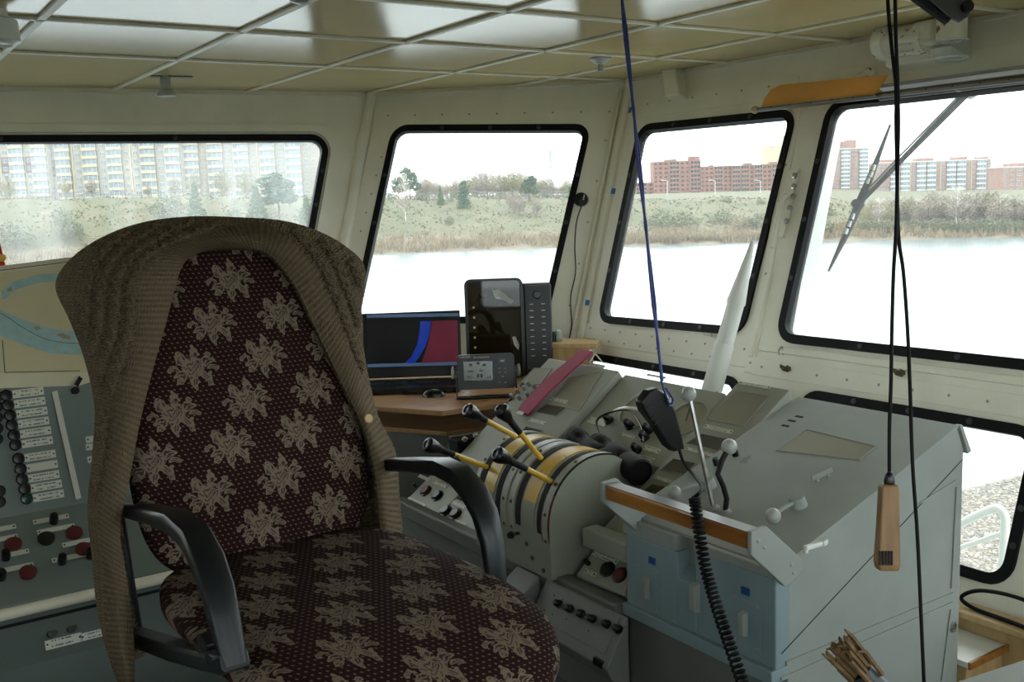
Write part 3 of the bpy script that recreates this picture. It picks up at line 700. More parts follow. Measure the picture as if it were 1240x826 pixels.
# ---- gauge panel with two dials and black knobs
SG = xz(2.5, .868, .72)
G_ = thing('gauge_console', 'grey sloping gauge panel with two round dials and black knobs', 'console', (2.3, 2.7, .345))
mb = MB(); mb.prism([(x, 2.432, z) for x, z in [(2.207, .35), (2.207, .657), (2.5, .868), (2.53, .80), (2.53, .35)]], (0, .526, 0)); obj('body', mb, M['grey'], G_, bevel=.004)
for x, y, r in ((778, 496, .095), (832, 507, .082)):
    c = SG.px(x, y); mb = MB(); mb.lathe([(r, 0), (r, .006), (r * .93, .007), (r * .92, .001)], c, SG.n, 32); d_ = obj('dial', mb, M['grey'], G_, smooth=35)
    mb = MB(); mb.lathe([(r * .92, 0.0005), (r * .92, .002), (.0001, .002)], c, SG.n, 32); obj('dial_face', mb, M['gauge'], d_)
    mb = MB(); a = SG.w * .4 + SG.t * .8; mb.obox(c + SG.n * .003 + a * r * .25, unit(a) * r * .4, np.cross(unit(a), SG.n) * .003, SG.n * .001); obj('needle', mb, M['ink'], d_)
for x, y in ((738, 510), (763, 517), (786, 522), (781, 531), (772, 546), (790, 500)): knob(SG, x, y, .015, .034, G_, shape=1)
plate(SG, 724, 511, .105, .03, G_, 'blank'); plate(SG, 760, 528, .07, .012, G_); plate(SG, 789, 545, .08, .022, G_); plate(SG, 782, 556, .08, .022, G_)
plate(SG, 795, 456, .10, .008, G_, 'blank')
for x, y in ((748, 497), (829, 470), (868, 475), (735, 478)): put('screw', ME_SCREW, SG.px(x, y), SG.n, None, G_)

# ---- taller instrument wedge at the end of the row, the crimson strip lies on it
SL = xz(2.473, .885, .742)
L_ = thing('radar_wedge', 'tall grey instrument wedge under the crimson strip', 'console', (2.25, 3.2, .345))
mb = MB(); mb.prism([(x, 2.962, z) for x, z in [(2.02, .35), (2.02, .549), (2.473, .885), (2.53, .80), (2.53, .35)]], (0, .455, 0)); obj('body', mb, M['grey'], L_, bevel=.006)
frame_window(SL, [(688, 458), (728, 451), (701, 497), (668, 488)], L_, m='gauge', lip=.006)
frame_window(SL, [(662, 490), (686, 494), (674, 504), (649, 499)], L_, lip=.004)
frame_window(SL, [(637, 517), (657, 522), (650, 531), (631, 525)], L_, lip=.004)
frame_window(SL, [(647, 447), (668, 447), (655, 465), (630, 465)], L_, m='gauge', lip=.005)
plate(SL, 677, 485, .105, .016, L_); plate(SL, 651, 511, .105, .016, L_); plate(SL, 722, 443, .105, .016, L_)
for x, y in ((628, 476), (636, 472), (641, 467), (621, 482), (648, 470), (630, 484), (640, 480)):
    knob(SL, x, y, .007, .022, L_, 'steel', 'toggle_switch')
for x, y in ((618, 484), (632, 466), (645, 476)): knob(SL, x, y, .011, .006, L_, 'black', 'toggle_base')

# ---- throttle drum
T_ = thing('throttle_drum', 'curved throttle drum with worn yellow paint and four black-knobbed levers', 'throttle', (2.0, 2.7, .345))
TC = A3(1.995, 0, .520); TR = .203; YA, YB = 2.50, 2.945
def drum(a, r, Y): return A3(TC[0] - r * math.cos(a), Y, TC[2] + r * math.sin(a))   # a=0 faces aft, 90 deg is the top
def profile(r):
    p = [(TC[0] - r * .985, .352), (TC[0] - r, .47)]
    for k in range(1, 19): a = math.radians(-8 + 118 * k / 18); q = drum(a, r, 0); p.append((q[0], q[2]))
    return p
pr = profile(TR) + [(2.20, .63), (2.20, .352)]
mb = MB(); mb.prism([(x, YA, z) for x, z in pr], (0, YB - YA, 0)); body = obj('body', mb, M['grey'], T_, smooth=30)
def skin(y0, y1, a0, a1, r, name, m, parent=T_, th=.003):
    P = []
    n = 16
    for i in range(n + 1):
        a = math.radians(a0 + (a1 - a0) * i / n); P.append([drum(a, r, y0), drum(a, r + th, y0), drum(a, r + th, y1), drum(a, r, y1)])
    mb = MB(); mb.grid(P, closed=True); b = len(mb.v) - 4 * (n + 1); mb.f += [(0, 1, 2, 3), tuple(4 * n + k for k in (3, 2, 1, 0))]; mb.m += [0, 0]
    return obj(name, mb, M[m], parent, smooth=30)
slots = [2.553, 2.675, 2.795, 2.905]
skin(2.582, 2.648, 18, 112, TR, 'yellow_panel', 'yellow'); skin(2.582, 2.648, -30, 18, TR, 'side_panel', 'grey')
skin(2.822, 2.885, 14, 112, TR, 'yellow_panel', 'yellowdrum'); skin(2.822, 2.885, -30, 14, TR, 'side_panel', 'grey')
for y in slots: skin(y - .014, y + .014, -24, 112, TR, 'lever_slot', 'slot', th=.002)
for y0, y1 in ((2.506, 2.536), (2.698, 2.728), (2.742, 2.772), (2.922, 2.942)):
    s_ = skin(y0, y1, -20, 112, TR, 'scale_strip', 'scale', th=.005)
    for a in (-12, 12, 40, 68):
        mb = MB(); q = drum(math.radians(a), TR + .0045, (y0 + y1) / 2); mb.lathe([(.006, 0), (.006, .0025), (.0001, .003)], q, A3(-math.cos(math.radians(a)), 0, math.sin(math.radians(a))), 8); obj('screw', mb, M['rust'], s_)
for y in (2.501, 2.537):   # thin red and black edging of the outer scale
    skin(y, y + .003, -20, 30, TR, 'edging', 'red', th=.006); skin(y, y + .003, 30, 112, TR, 'edging', 'blackmat', th=.006)
def throttle(base_px, ball_px, Ys, kr=.026):
    r = ray(*base_px); b = None
    lo, hi = 1.5, 3.6                      # first hit of the drum by the line of sight at that slot
    bx = onY(*base_px, Ys); t = onY(*ball_px, Ys)
    d = unit(t - bx); L_h = np.linalg.norm(t - bx)
    mb = MB(); mb.tube([bx - d * .05, bx + d * L_h * .62], .0095, 10); l_ = obj('throttle_lever', mb, M['yellow'], T_, smooth=True)
    mb = MB(); mb.tube([bx + d * L_h * .56, bx + d * (L_h - .01)], [.0105, .013], 10); obj('grip', mb, M['blackmat'], l_, smooth=True)
    mb = MB(); mb.lathe([(.011, -.045), (.019, -.022), (kr, 0), (kr * .98, .013), (kr * .74, .021), (kr * .5, .022), (kr * .45, .018), (.0001, .017)], t, d, 18); obj('knob', mb, M['black'], l_, smooth=30)
throttle((583, 563), (522, 540), 2.905); throttle((612, 522), (570, 499), 2.795); throttle((655, 555), (609, 499), 2.675); throttle((675, 587), (606, 552), 2.553)
mb = MB(); p0 = drum(math.radians(-16), TR, 2.675); p1 = onX(619, 648, 1.755); mb.tube([p0, p1], .006, 8); mb.lathe([(.008, -.012), (.013, 0), (.010, .01), (.0001, .012)], p1, unit(p1 - p0), 12); obj('short_lever', mb, M['black'], T_, smooth=35)
for y, z in ((2.60, .40), (2.54, .375), (2.85, .39), (2.63, .44)):
    mb = MB(); mb.lathe([(.008, 0), (.008, .004), (.0001, .005)], (TC[0] - TR * .99, y, z), (-1, 0, 0), 8); obj('bolt', mb, M['rust'], T_)

# ---- push-button boxes left of the throttle drum
def button_box(name, label, pn, quad_px, th, btns, plates):
    q = [pn.px(*p) for p in quad_px]; t = thing(name, label, 'switch box', sum(q) / 4 - pn.n * th, 'push-button boxes on the console')
    mb = MB(); mb.prism([p - pn.n * th for p in q], pn.n * th); obj('housing', mb, M['grey'], t, bevel=.005)
    for x, y, m in btns:
        knob(pn, x, y, .027, .007, t, 'black', 'bezel'); knob(pn, x, y, .022, .015, t, m, 'button')
    for x, y, w, h in plates: plate(pn, x, y, w, h, t, 'plate')
    return t
SB = xz(1.845, .345, .74)
bb = button_box('button_box', 'grey box with a red and a black button, farther from the drum', SB, [(486, 612), (524, 572), (562, 592), (527, 630)], .022,
                [(516, 595, 'red'), (530, 601, 'black')], [(503, 610, .14, .03), (534, 587, .10, .016), (514, 579, .09, .014)])
knob(SB, 504, 589, .008, .02, bb); knob(SB, 527, 626, .007, .01, bb, 'steel')
bb2 = button_box('button_box', 'grey box with a black and a red button, against the throttle drum', SB, [(529, 630), (552, 603), (600, 626), (592, 652)], .022,
                 [(540, 619, 'black'), (552, 623, 'red')], [(556, 612, .10, .014), (557, 634, .08, .014)])
mb = MB()
for x, y in ((535, 580), (545, 583)): knob(SB, x, y, .02, .03, bb, 'cream', 'lamp')
S3 = xz(1.865, .38, .92)
bb3 = button_box('button_box', 'grey box with black and red buttons below the instrument wedge', S3, [(697, 697), (730, 650), (775, 668), (757, 722)], .025,
                 [(736, 690, 'black'), (751, 697, 'red')], [(733, 675, .12, .018), (715, 694, .055, .014)])
knob(S3, 713, 683, .008, .02, bb3)
# ---- sloping tray of knobs low in front
ST = xz(1.81, .34, 1.55)
t_ = thing('knob_tray', 'low grey tray with a row of black knobs under the throttle drum', 'switch box', (1.77, 2.34, .1))
mb = MB(); mb.prism([(x, 2.15, z) for x, z in [(1.726, .21), (1.812, .343), (1.812, .13), (1.745, .17)]], (0, .40, 0)); obj('housing', mb, M['greyflat'], t_, bevel=.004)
mb = MB(); p = ST.px(700, 748); ST.box(mb, p, .33, .115, .003); obj('face_plate', mb, M['greyflat'], t_, bevel=.001)
for k in range(6): x = 678 + 13.6 * k + (4 if k > 3 else 0); knob(ST, x, 732 + 6.1 * k, .011, .026, t_, shape=1)
plate(ST, 677, 724, .055, .016, t_); plate(ST, 665, 742, .055, .016, t_); plate(ST, 700, 757, .12, .016, t_)
mb = MB(); p = onX(727, 802, 1.738); mb.box(p[0] - .012, p[0] + .012, p[1] - .022, p[1] + .022, p[2] - .012, p[2] + .012); obj('rocker_switch', mb, M['black'], t_, bevel=.003)
# small grey box between seat and tray
mb = MB(); mb.prism([(1.72, 2.57, .25), (1.72, 2.57, .29), (1.80, 2.57, .345), (1.80, 2.57, .25)], (0, .13, 0)); tag(obj('junction_box', mb, M['greyflat'], bevel=.005), 'small plain grey box between the chair seat and the knob tray', 'box')
# black switch panel beside the drum, on the plinth
mb = MB(); mb.box(2.02, 2.3, 3.43, 3.5, .0, .6); jb = tag(obj('switch_panel', mb, M['blackmat'], bevel=.005), 'black switch panel behind the far throttle knobs', 'switch box')
for x, y in ((562, 532), (575, 527), (588, 540), (569, 550)):
    p = onY(x, y, 3.43); mb = MB(); mb.lathe([(.012, 0), (.012, .004), (.006, .006), (.005, .022), (.0001, .024)], p, (0, -1, .3), 10); obj('toggle_switch', mb, M['steel'], jb, smooth=35)

# ================================================================== port console with lamps and plates
PU = Panel((0, 3.30, .66), (0, -1, .25), (1, 0, 0)); PLo = Panel((0, 3.05, .475), (0, -.175, .23), (1, 0, 0)); PBt = Panel((0, 3.09, .30), (0, -1, .35), (1, 0, 0))
P_ = thing('port_console', 'blue green switch console with lamps and plates behind the chair', 'console', (.2, 3.4, 0))
yz = lambda Y, z: (-.7, Y, z)
mb = MB(); mb.prism([yz(3.30, .66), yz(3.40, 1.06), yz(3.62, 1.06), yz(3.62, 0), yz(3.16, 0), yz(3.12, .26), yz(3.075, .40), yz(3.05, .475)], (1.78, 0, 0)); obj('body', mb, M['port'], P_, bevel=.004)
mb = MB(); mb.tube([(-.7, 3.045, .455), (1.08, 3.045, .455)], .017, 12); obj('hand_strip', mb, M['cream'], P_, smooth=True)
mb = MB(); mb.box(-.7, 1.08, 3.07, 3.10, .405, .425); obj('shadow_gap', mb, M['blackmat'], P_)
rows = [(20, 476), (22, 488), (24.5, 500), (26.5, 512), (29, 524), (31, 536), (34.5, 552.5), (37, 565), (39, 577.5), (42, 589), (44.5, 601)]
for k, (x, y) in enumerate(rows):
    plate(PU, x + 14, y - .5, .088, .024, P_, 'blank' if k == 7 else 'plate')
    knob(PU, x - 12.5, y + 3, .016, .014, P_, 'green' if k == 10 else 'black', 'lamp', shape=2)
for k in range(5): knob(PU, -4, 480 + 13 * k, .016, .014, P_, 'black', 'lamp', shape=2)
for y in (595, 608): knob(PU, -1, y, .016, .014, P_, 'black', 'lamp', shape=2)
seam(PU, (66, 474), (95, 604), .016, P_, M['blank'], 'divider_strip', .004)
for x, y in ((110, 532), (110, 541), (112, 556)): plate(PU, x, y, .03, .02, P_, 'blank')
knob(PU, 91, 473, .012, .012, P_, 'blackmat', 'bolt')
for x, y, w in ((62, 629, .10), (68, 641, .105), (95, 657, .09), (85, 675, .10), (6, 640, .06), (8, 652, .06), (17, 671, .08), (20, 688, .09)): plate(PLo, x, y, w, .016, P_, 'blank')
for x, y in ((65, 632), (75, 681), (7, 676), (109, 674), (2, 700)): knob(PLo, x, y, .013, .034, P_, 'black', 'selector_knob')
for x, y, m in ((56, 653, 'black'), (90, 646, 'red'), (16, 660, 'red'), (34, 694, 'red'), (101, 666, 'red')):
    knob(PLo, x, y, .024, .01, P_, m, 'button')
for x, y in ((62, 766), (86, 760)): knob(PBt, x, y, .016, .022, P_, 'black', 'button')
plate(PBt, 77, 776, .10, .03, P_); plate(PBt, 115, 768, .08, .022, P_)
# ================================================================== helmsman's chair
CHX, CHY = .80, 1.86
platform = tag(obj('seat_platform', MB().box(.36, 1.24, 1.36, 2.36, 0, .33), M['floor'], bevel=.006), 'low grey platform carrying the flowered chair', 'platform')
ch = thing('office_chair', 'high-backed office chair in dark maroon flowered tapestry', 'chair', (CHX, CHY, .33))
RK = .31                                   # the backrest leans back
def BK(X, z, off=0.):                      # point on the backrest front; off = towards the sitter
    return A3(X, 2.19 + RK * (z - .80), z) + off * unit((0, -1, RK))
BN = unit((0, -1, RK))
def sq(t, e): return math.copysign(abs(t) ** e, t)
# backrest cushion
P = []; UVs = []
nu, nv = 56, 44
W0, W1, ZB, ZT = .285, .275, .74, 1.51
for j in range(nv + 1):
    v = -1 + 2 * j / nv; row = []; ur = []
    for i in range(nu):
        a = 2 * math.pi * i / nu; cx_, sx_ = math.cos(a), math.sin(a)
        # ring around a vertical axis: width x thickness, closing at top and bottom
        k = (1 - abs(v) ** 5) ** (1 / 4.0) if abs(v) < 1 else 0
        z = (ZB + ZT) / 2 + v * (ZT - ZB) / 2
        taper = 1 - .16 * max(0, v) ** 2.5
        hw = (.282) * k * taper; th = .055 * k
        x = hw * sq(cx_, .42); y = th * sq(sx_, .62)
        front = -sx_
        bul = .022 * math.exp(-((v + .35) / .3) ** 2) * max(0, -sq(sx_, .62)) * (1 - (x / .3) ** 2)
        p = BK(.79 + x, z, -.05 - y + bul)
        row.append(p); ur.append((x + (0.6 if sx_ > .35 else 0), (z - ZB) * 1.04))
    P.append(row); UVs.append(ur)
mb = MB(); mb.grid(P, UVs, closed=True); backrest = obj('backrest', mb, M['floral'], ch, smooth=True)
# seat cushion: thick, rounded, dropping at the front
P = []; UVs = []
SX0, SX1, SY0, SY1, SZ = .53, 1.09, 1.41, 2.24, .735
for j in range(nv + 1):
    v = -1 + 2 * j / nv; row = []; ur = []
    for i in range(nu):
        a = 2 * math.pi * i / nu; ca, sa = math.cos(a), math.sin(a)
        k = (1 - abs(v) ** 5) ** (1 / 3.4) if abs(v) < 1 else 0
        y = (SY0 + SY1) / 2 + v * (SY1 - SY0) / 2
        hw = .297 * k * (1 - .10 * max(0, -v) ** 3) ; hz = .060 * k
        x = hw * sq(ca, .5); z = hz * sq(sa, .6)
        drop = -.050 * max(0, -v - .15) ** 2 / .7
        dish = -.012 * (1 - (x / .3) ** 2) if sa > 0 else 0
        wr = .004 * math.sin(18 * x + 9 * y) * math.exp(-((v - .2) / .3) ** 2) if sa > 0 else 0
        row.append(A3((SX0 + SX1) / 2 + x - .03 * v, y, SZ + z + drop + dish + wr + .012 * v)); ur.append((x + .33, (y - SY0) * .80 - .013 + (z if sa > 0 else -z)))
    P.append(row); UVs.append(ur)
mb = MB(); mb.grid(P, UVs, closed=True); seat = obj('seat', mb, M['floral'], ch, smooth=True)
# armrests: one bent bar each
armR = [onX(*p, 1.105) for p in ((440, 562), (470, 562), (505, 563), (535, 565), (556, 575), (574, 596), (587, 622), (596, 655), (600, 690), (602, 712))]
armL = [onX(*p, .505) for p in ((140, 616), (160, 618), (188, 623), (214, 631), (236, 650), (252, 680), (264, 715), (272, 750), (279, 782), (284, 806))]
for path in (armR, armL):
    n = len(path); ws = [.042 + .016 * math.sin(math.pi * k / (n - 1)) for k in range(n)]; ts = [.020 + .016 * math.sin(math.pi * min(1, k / (n - 1) * 1.1)) for k in range(n)]
    mb = MB(); mb.band(path, (1, 0, 0), ws, ts); a_ = obj('armrest', mb, M['arm'], ch, smooth=50)
    lo = path[-1]; xx = lo[0]; sgn = 1 if xx < .8 else -1
    xi = xx if xx < .8 else 1.03; bk = onX(162, 770, .505); bk = A3(xi, bk[1], bk[2]); lo = A3(xi, armL[-1][1] + (0 if xx < .8 else .12), armL[-1][2] - (0 if xx < .8 else .05)); up_ = path[0] + A3(0, .012, -.006)
    mb = MB(); mb.band([lo + A3(0, -.005, .012), lo + A3(0, .03, -.006), (lo + bk) / 2 + A3(0, 0, -.004), bk], (1, 0, 0), .05, .034)
    mb.band([bk + A3(0, -.005, -.01), (bk + up_) / 2 + A3(0, .004, 0), up_], (1, 0, 0), .04, .024)
    mb.obox((lo + A3(sgn * .11, .15, -.014)), A3(.12, 0, 0), A3(0, .03, 0), A3(0, 0, .010)); obj('arm_frame', mb, M['arm'], a_, bevel=.003)
    for k in (.06, .12) if xx < .8 else (): mb = MB(); mb.obox(lo + A3(-sgn * .026, k, -.004), A3(.002, 0, 0), A3(0, .014, 0), A3(0, 0, .006)); obj('slot', mb, M['slot'], a_)
mb = MB(); mb.box(.66, .94, 1.68, 2.05, .64, .668); obj('seat_mechanism', mb, M['blackmat'], ch, bevel=.006)
mb = MB(); mb.lathe([(.05, .40), (.045, .46), (.028, .47), (.028, .64)], (CHX, CHY, 0), (0, 0, 1), 20); obj('gas_column', mb, M['blackmat'], ch, smooth=35)
for k in range(5):
    a = math.radians(18 + 72 * k); d = A3(math.cos(a), math.sin(a), 0); c = A3(CHX, CHY, .425)
    mb = MB(); mb.band([c, c + d * .2 + A3(0, 0, -.004), c + d * .36 + A3(0, 0, -.022)], np.cross(d, (0, 0, 1)), [.07, .055, .045], [.035, .03, .022]); lg = obj('leg', mb, M['blackmat'], ch, smooth=50)
    mb = MB(); mb.band([c + d * .14 + A3(0, 0, .016), c + d * .25 + A3(0, 0, .012), c + d * .37 + A3(0, 0, -.006)], np.cross(d, (0, 0, 1)), [.03, .046, .04], [.008, .010, .010]); obj('wooden_cap', mb, M['varnish'], lg, smooth=50)
    mb = MB(); mb.lathe([(.024, -.02), (.024, .02)], c + d * .34 + A3(0, 0, -.071), np.cross(d, (0, 0, 1)), 16); mb.tube([c + d * .34 + A3(0, 0, -.06), c + d * .34 + A3(0, 0, -.025)], .007, 8); obj('caster', mb, M['black'], lg, smooth=40)

# ================================================================== cardigan hung over the chair back
ST_ = [((163, 829), (143, 829)), ((163, 790), (128, 785)), ((160, 740), (117, 735)), ((152, 690), (110, 665)), ((146, 640), (106, 612)), ((158, 575), (112, 545)),
       ((170, 510), (114, 490)), ((186, 445), (101, 432)), ((202, 388), (84, 388)), ((213, 345), (67, 345)), ((223, 319), (88, 311)),
       ((240, 306), (130, 284)), ((262, 301), (178, 268)), ((285, 301), (232, 262)), ((305, 302), (288, 263)), ((325, 309), (342, 267)), ((343, 327), (386, 280)),
       ((360, 352), (421, 300)), ((378, 390), (442, 325)), ((398, 432), (438, 372)), ((420, 478), (441, 425)), ((440, 520), (457, 500)), ((452, 562), (479, 548)), ((457, 602), (484, 602)), ((460, 640), (488, 646))]
def resample(pts, n):
    pts = [np.array(p, float) for p in pts]; out = []
    for k in range(n + 1):
        t = k / n * (len(pts) - 1); i = min(int(t), len(pts) - 2); f = t - i
        p0, p1, p2, p3 = pts[max(i - 1, 0)], pts[i], pts[i + 1], pts[min(i + 2, len(pts) - 1)]
        out.append(.5 * ((2 * p1) + (-p0 + p2) * f + (2 * p0 - 5 * p1 + 4 * p2 - p3) * f * f + (-p0 + 3 * p1 - 3 * p2 + p3) * f ** 3))
    return out
NS = 820
inn = resample([a for a, _ in ST_], NS); out = resample([b for _, b in ST_], NS)
# width in the picture shared between the ribbed button band (inside) and the cabled body (outside)
def bandfrac(t):                           # share of the width taken by the band
    w = float(np.linalg.norm(out[t] - inn[t])); return max(.32, min(.92, 34. / max(w, 1)))
ln = [0.]
for k in range(NS): ln.append(ln[-1] + float(np.linalg.norm((inn[k + 1] + out[k + 1] - inn[k] - out[k]) / 2)) * 2.3 / F_PX)
def cloth(k, v, extra=0.):
    p = inn[k] + (out[k] - inn[k]) * v
    off = .030 + .012 * math.sin(math.pi * min(1, v * 1.4)) - .085 * v ** 2.2 + extra
    return onP(p[0], p[1], BK(.8, 1.0, off), BN)
cd = thing('cardigan', 'brown cable-knit cardigan hung over the chair back', 'cardigan', BK(.79, 1.5))
n1, n2 = 10, 26
P = []; U = []
for k in range(NS + 1):
    f = bandfrac(k); row = []; ur = []
    for j in range(n1 + 1):
        t = j / n1; rib = .0034 * math.sin(ln[k] * 2 * math.pi / .0125); bulge = .008 * math.sin(math.pi * t)
        row.append(cloth(k, f * t, bulge + rib)); ur.append((ln[k], t * .085))
    P.append(row); U.append(ur)
mb = MB(); mb.grid(P, U)
Pb = [[p - BN * .012 for p in row] for row in (P)]
mb.grid([r[::-1] for r in Pb], [r[::-1] for r in U]); mb.grid([[a[0] for a in (P[k], Pb[k])] for k in range(NS + 1)], [[(ln[k], 0), (ln[k], .01)] for k in range(NS + 1)])
band_o = obj('button_band', mb, M['woolrib'], cd, smooth=True)
P = []; U = []
for k in range(NS + 1):
    f = bandfrac(k) - .02; row = []; ur = []; wpx = float(np.linalg.norm(out[k] - inn[k])); wm = wpx * (1 - f) * 2.3 / F_PX
    for j in range(n2 + 1):
        t = j / n2; s = t * wm
        cable = 0
        for c0 in (.020, .052, .086, .12):
            tw = .006 * math.sin(ln[k] * 2 * math.pi / .055 + c0 * 90)
            cable += .004 * math.exp(-((s - c0 - tw) / .009) ** 2) * (.65 + .35 * math.sin(ln[k] * 4 * math.pi / .055 + c0 * 200))
        row.append(cloth(k, f + (1 - f) * t, cable * min(1, wm / .04) + .002 * math.sin(ln[k] * 2 * math.pi / .02))); ur.append((ln[k], .09 + s))
    # fold back round the rear of the chair back
    e = row[-1]; inw = A3(.79 - e[0], 0, 0) * .25
    for q, (a, b) in enumerate(((.03, .1), (.09, .3), (.13, .7), (.15, 1.0))):
        row.append(e + A3(0, a, -.0) + inw * b + A3(0, 0, -.02 * b)); ur.append((ln[k], .09 + wm + .03 * (q + 1)))
    P.append(row); U.append(ur)
mb = MB(); mb.grid(P, U); mb.grid([[p + unit(p - BK(.79, 1.1, -.05)) * -.008 for p in r][::-1] for r in P], [r[::-1] for r in U]); obj('knitted_body', mb, M['wool'], cd, smooth=True)
# twisted cable stitches standing proud of the knit
for ci, c0 in enumerate((.018, .050, .084, .118)):
    for ph in (0, math.pi):
        run = []; runs = []
        for k in range(30, NS - 30, 3):
            f = bandfrac(k) - .02; wm = float(np.linalg.norm(out[k] - inn[k])) * (1 - f) * 2.3 / F_PX; a = ln[k] * 2 * math.pi / .052 + ph + ci
            if wm < c0 + .014: runs.append(run); run = []; continue
            run.append(cloth(k, f + (1 - f) * (c0 + .0055 * math.sin(a)) / wm, .008 + .0045 * math.cos(a)))
        for run in runs + [run]:
            if len(run) < 5: continue
            mb = MB(); mb.tube(run, .0058, 6)
            for fi, fc in enumerate(mb.f): mb.uv[fi] = [(mb.v[q][2], mb.v[q][0]) for q in fc]
            obj('cable_stitch', mb, M['wool'], cd, smooth=True)
# back of the cardigan, hanging behind the chair
Pk = []; Uk = []
for j in range(20):
    t = j / 19; z = 1.515 - .62 * t; row = []; ur = []
    for i in range(30):
        s = -1 + 2 * i / 29; hw = .30 - .04 * t
        row.append(BK(.79 + s * hw, z + .0 - .05 * s * s, -.135 - .02 * math.sin(math.pi * t) + .05 * s ** 4 - .006 * math.sin(s * 26))); ur.append((t * .62, s * .3))
    Pk.append(row); Uk.append(ur)
mb = MB(); mb.grid(Pk, Uk); obj('back_panel', mb, M['wool'], cd, smooth=True)
mb = MB(); c = onP(446, 507, BK(.8, 1., .062), BN); mb.lathe([(.010, 0), (.011, .003), (.009, .005), (.0001, .003)], c, BN, 16); obj('button', mb, M['wood'], cd, smooth=35)
# ================================================================== desk in the corner with its instruments
DZ = .70
dk = thing('corner_desk', 'wood-edged laminate desk fitted in the corner under the angled window', 'desk', (2.4, 4.1, 0))
def desk_slab(poly, z, th): mb = MB(); mb.prism([(x, y, z - th) for x, y in poly], (0, 0, th)); return mb
obj('desk_top', desk_slab([(1.80, 3.97), (2.03, 3.56), (2.32, 3.525), (2.56, 3.45), (2.98, 3.45), (3.02, 3.96), (2.35, 4.62), (1.72, 4.70)], DZ, .022), M['desk'], dk, bevel=.003)
obj('shelf', desk_slab([(1.90, 4.02), (2.10, 3.66), (2.40, 3.62), (2.95, 3.6), (2.97, 3.93), (2.35, 4.50), (1.82, 4.55)], DZ - .115, .02), M['desk'], dk, bevel=.003)
mb = MB(); mb.box(2.45, 2.95, 3.62, 3.90, 0, DZ - .14); obj('pedestal', mb, M['darkgrey'], dk, bevel=.004)
mb = MB(); mb.box(1.95, 2.0, 4.35, 4.5, 0, DZ - .135); obj('leg', mb, M['darkgrey'], dk, bevel=.004)
mb = MB(); mb.prism([(1.86, 4.0, 0), (2.14, 3.72, 0), (2.16, 3.74, 0), (1.88, 4.02, 0)], (0, 0, DZ - .135)); obj('modesty_panel', mb, M['greyflat'], dk)
EU, EV = unit((RW[0, 0], RW[1, 0], 0)), None
EU = unit((.827, -.56, 0)); EV = A3(.56, .827, 0)
class Frame:
    def __init__(s, o, yaw=0., tilt=0.):
        c, n = math.cos(yaw), math.sin(yaw); s.o = np.array(o, float); s.u = EU * c + EV * n; f = -EU * n + EV * c
        s.t = A3(0, 0, math.cos(tilt)) + f * math.sin(tilt); s.n = -(f * math.cos(tilt) - A3(0, 0, math.sin(tilt)))
    def P(s, a, b, c=0.): return s.o + s.u * a + s.t * b + s.n * c
    def box(s, mb, a0, a1, b0, b1, c0, c1): mb.obox(s.P((a0 + a1) / 2, (b0 + b1) / 2, (c0 + c1) / 2), s.u * (a1 - a0) / 2, s.t * (b1 - b0) / 2, s.n * (c1 - c0) / 2); return mb
    def poly(s, pts, c, th): mb = MB(); mb.prism([s.P(a, b, c) for a, b in pts], s.n * th); return mb
def rrect(a0, a1, b0, b1, r): return rpoly([(a0, b0), (a1, b0), (a1, b1), (a0, b1)], r, 4)
# laptop
o = onZ(500, 458, DZ + .028); LF = Frame(o, .03, .22); lp = thing('laptop', 'open black laptop showing a river chart in blue and maroon', 'laptop', onZ(500, 470, DZ))
lw = .232
mb = MB(); LF.box(mb, -lw, lw, .006, .315, -.014, 0); lid_ = obj('screen_lid', mb, M['black'], lp, bevel=.004)
def sc(px_, py_): p = onP(px_, py_, LF.P(0, 0, .001), LF.n) - LF.o; return float(p @ LF.u), float(p @ LF.t)
obj('display', LF.poly([sc(444, 380), sc(555, 378), sc(556, 443), sc(445, 446)], .0008, .0006), M['screenblack'], lid_)
obj('title_bar', LF.poly([sc(444, 381), sc(555, 379), sc(555, 383), sc(444, 385)], .0015, .0003), M['screenbar'], lid_)
obj('status_bar', LF.poly([sc(445, 441), sc(556, 438), sc(556, 442), sc(445, 445)], .0015, .0003), M['screenbar'], lid_)
riv = [(509, 389), (522, 389), (520, 405), (515, 420), (508, 432), (502, 440), (490, 440), (498, 432), (505, 418), (508, 403)]
obj('chart_channel', LF.poly([sc(*p) for p in riv], .0015, .0003), M['screenblue'], lid_)
obj('chart_shore', LF.poly([sc(*p) for p in [(523, 389), (554, 388), (555, 438), (510, 440), (516, 424), (521, 406)]], .0015, .0003), M['screenred'], lid_)
BF = [LF.o - A3(0, 0, .018)]
mb = MB(); mb.obox(o + A3(0, 0, -.014) - EV * .125, EU * lw, EV * .128, A3(0, 0, .0125)); bs_ = obj('base', mb, M['black'], lp, bevel=.004)
for r in range(5):
    for c in range(14):
        mb_ = None
        k = o + A3(0, 0, -.0005) - EV * (.035 + .021 * r) + EU * (-.2 + .0285 * c)
        if r == c == 0: kb = MB(); kb.obox((0, 0, 0), EU * .0125, EV * .009, A3(0, 0, .0015)); me_key = mesh_of(kb, 'key', M['darkgrey'])
        o_ = link('key', me_key, bs_); o_.matrix_basis = Matrix.Translation(Vector(tuple(k)))
mb = MB(); mb.obox(o + A3(0, 0, -.0012) - EV * .20, EU * .045, EV * .028, A3(0, 0, .0012)); obj('touchpad', mb, M['darkgrey'], bs_)
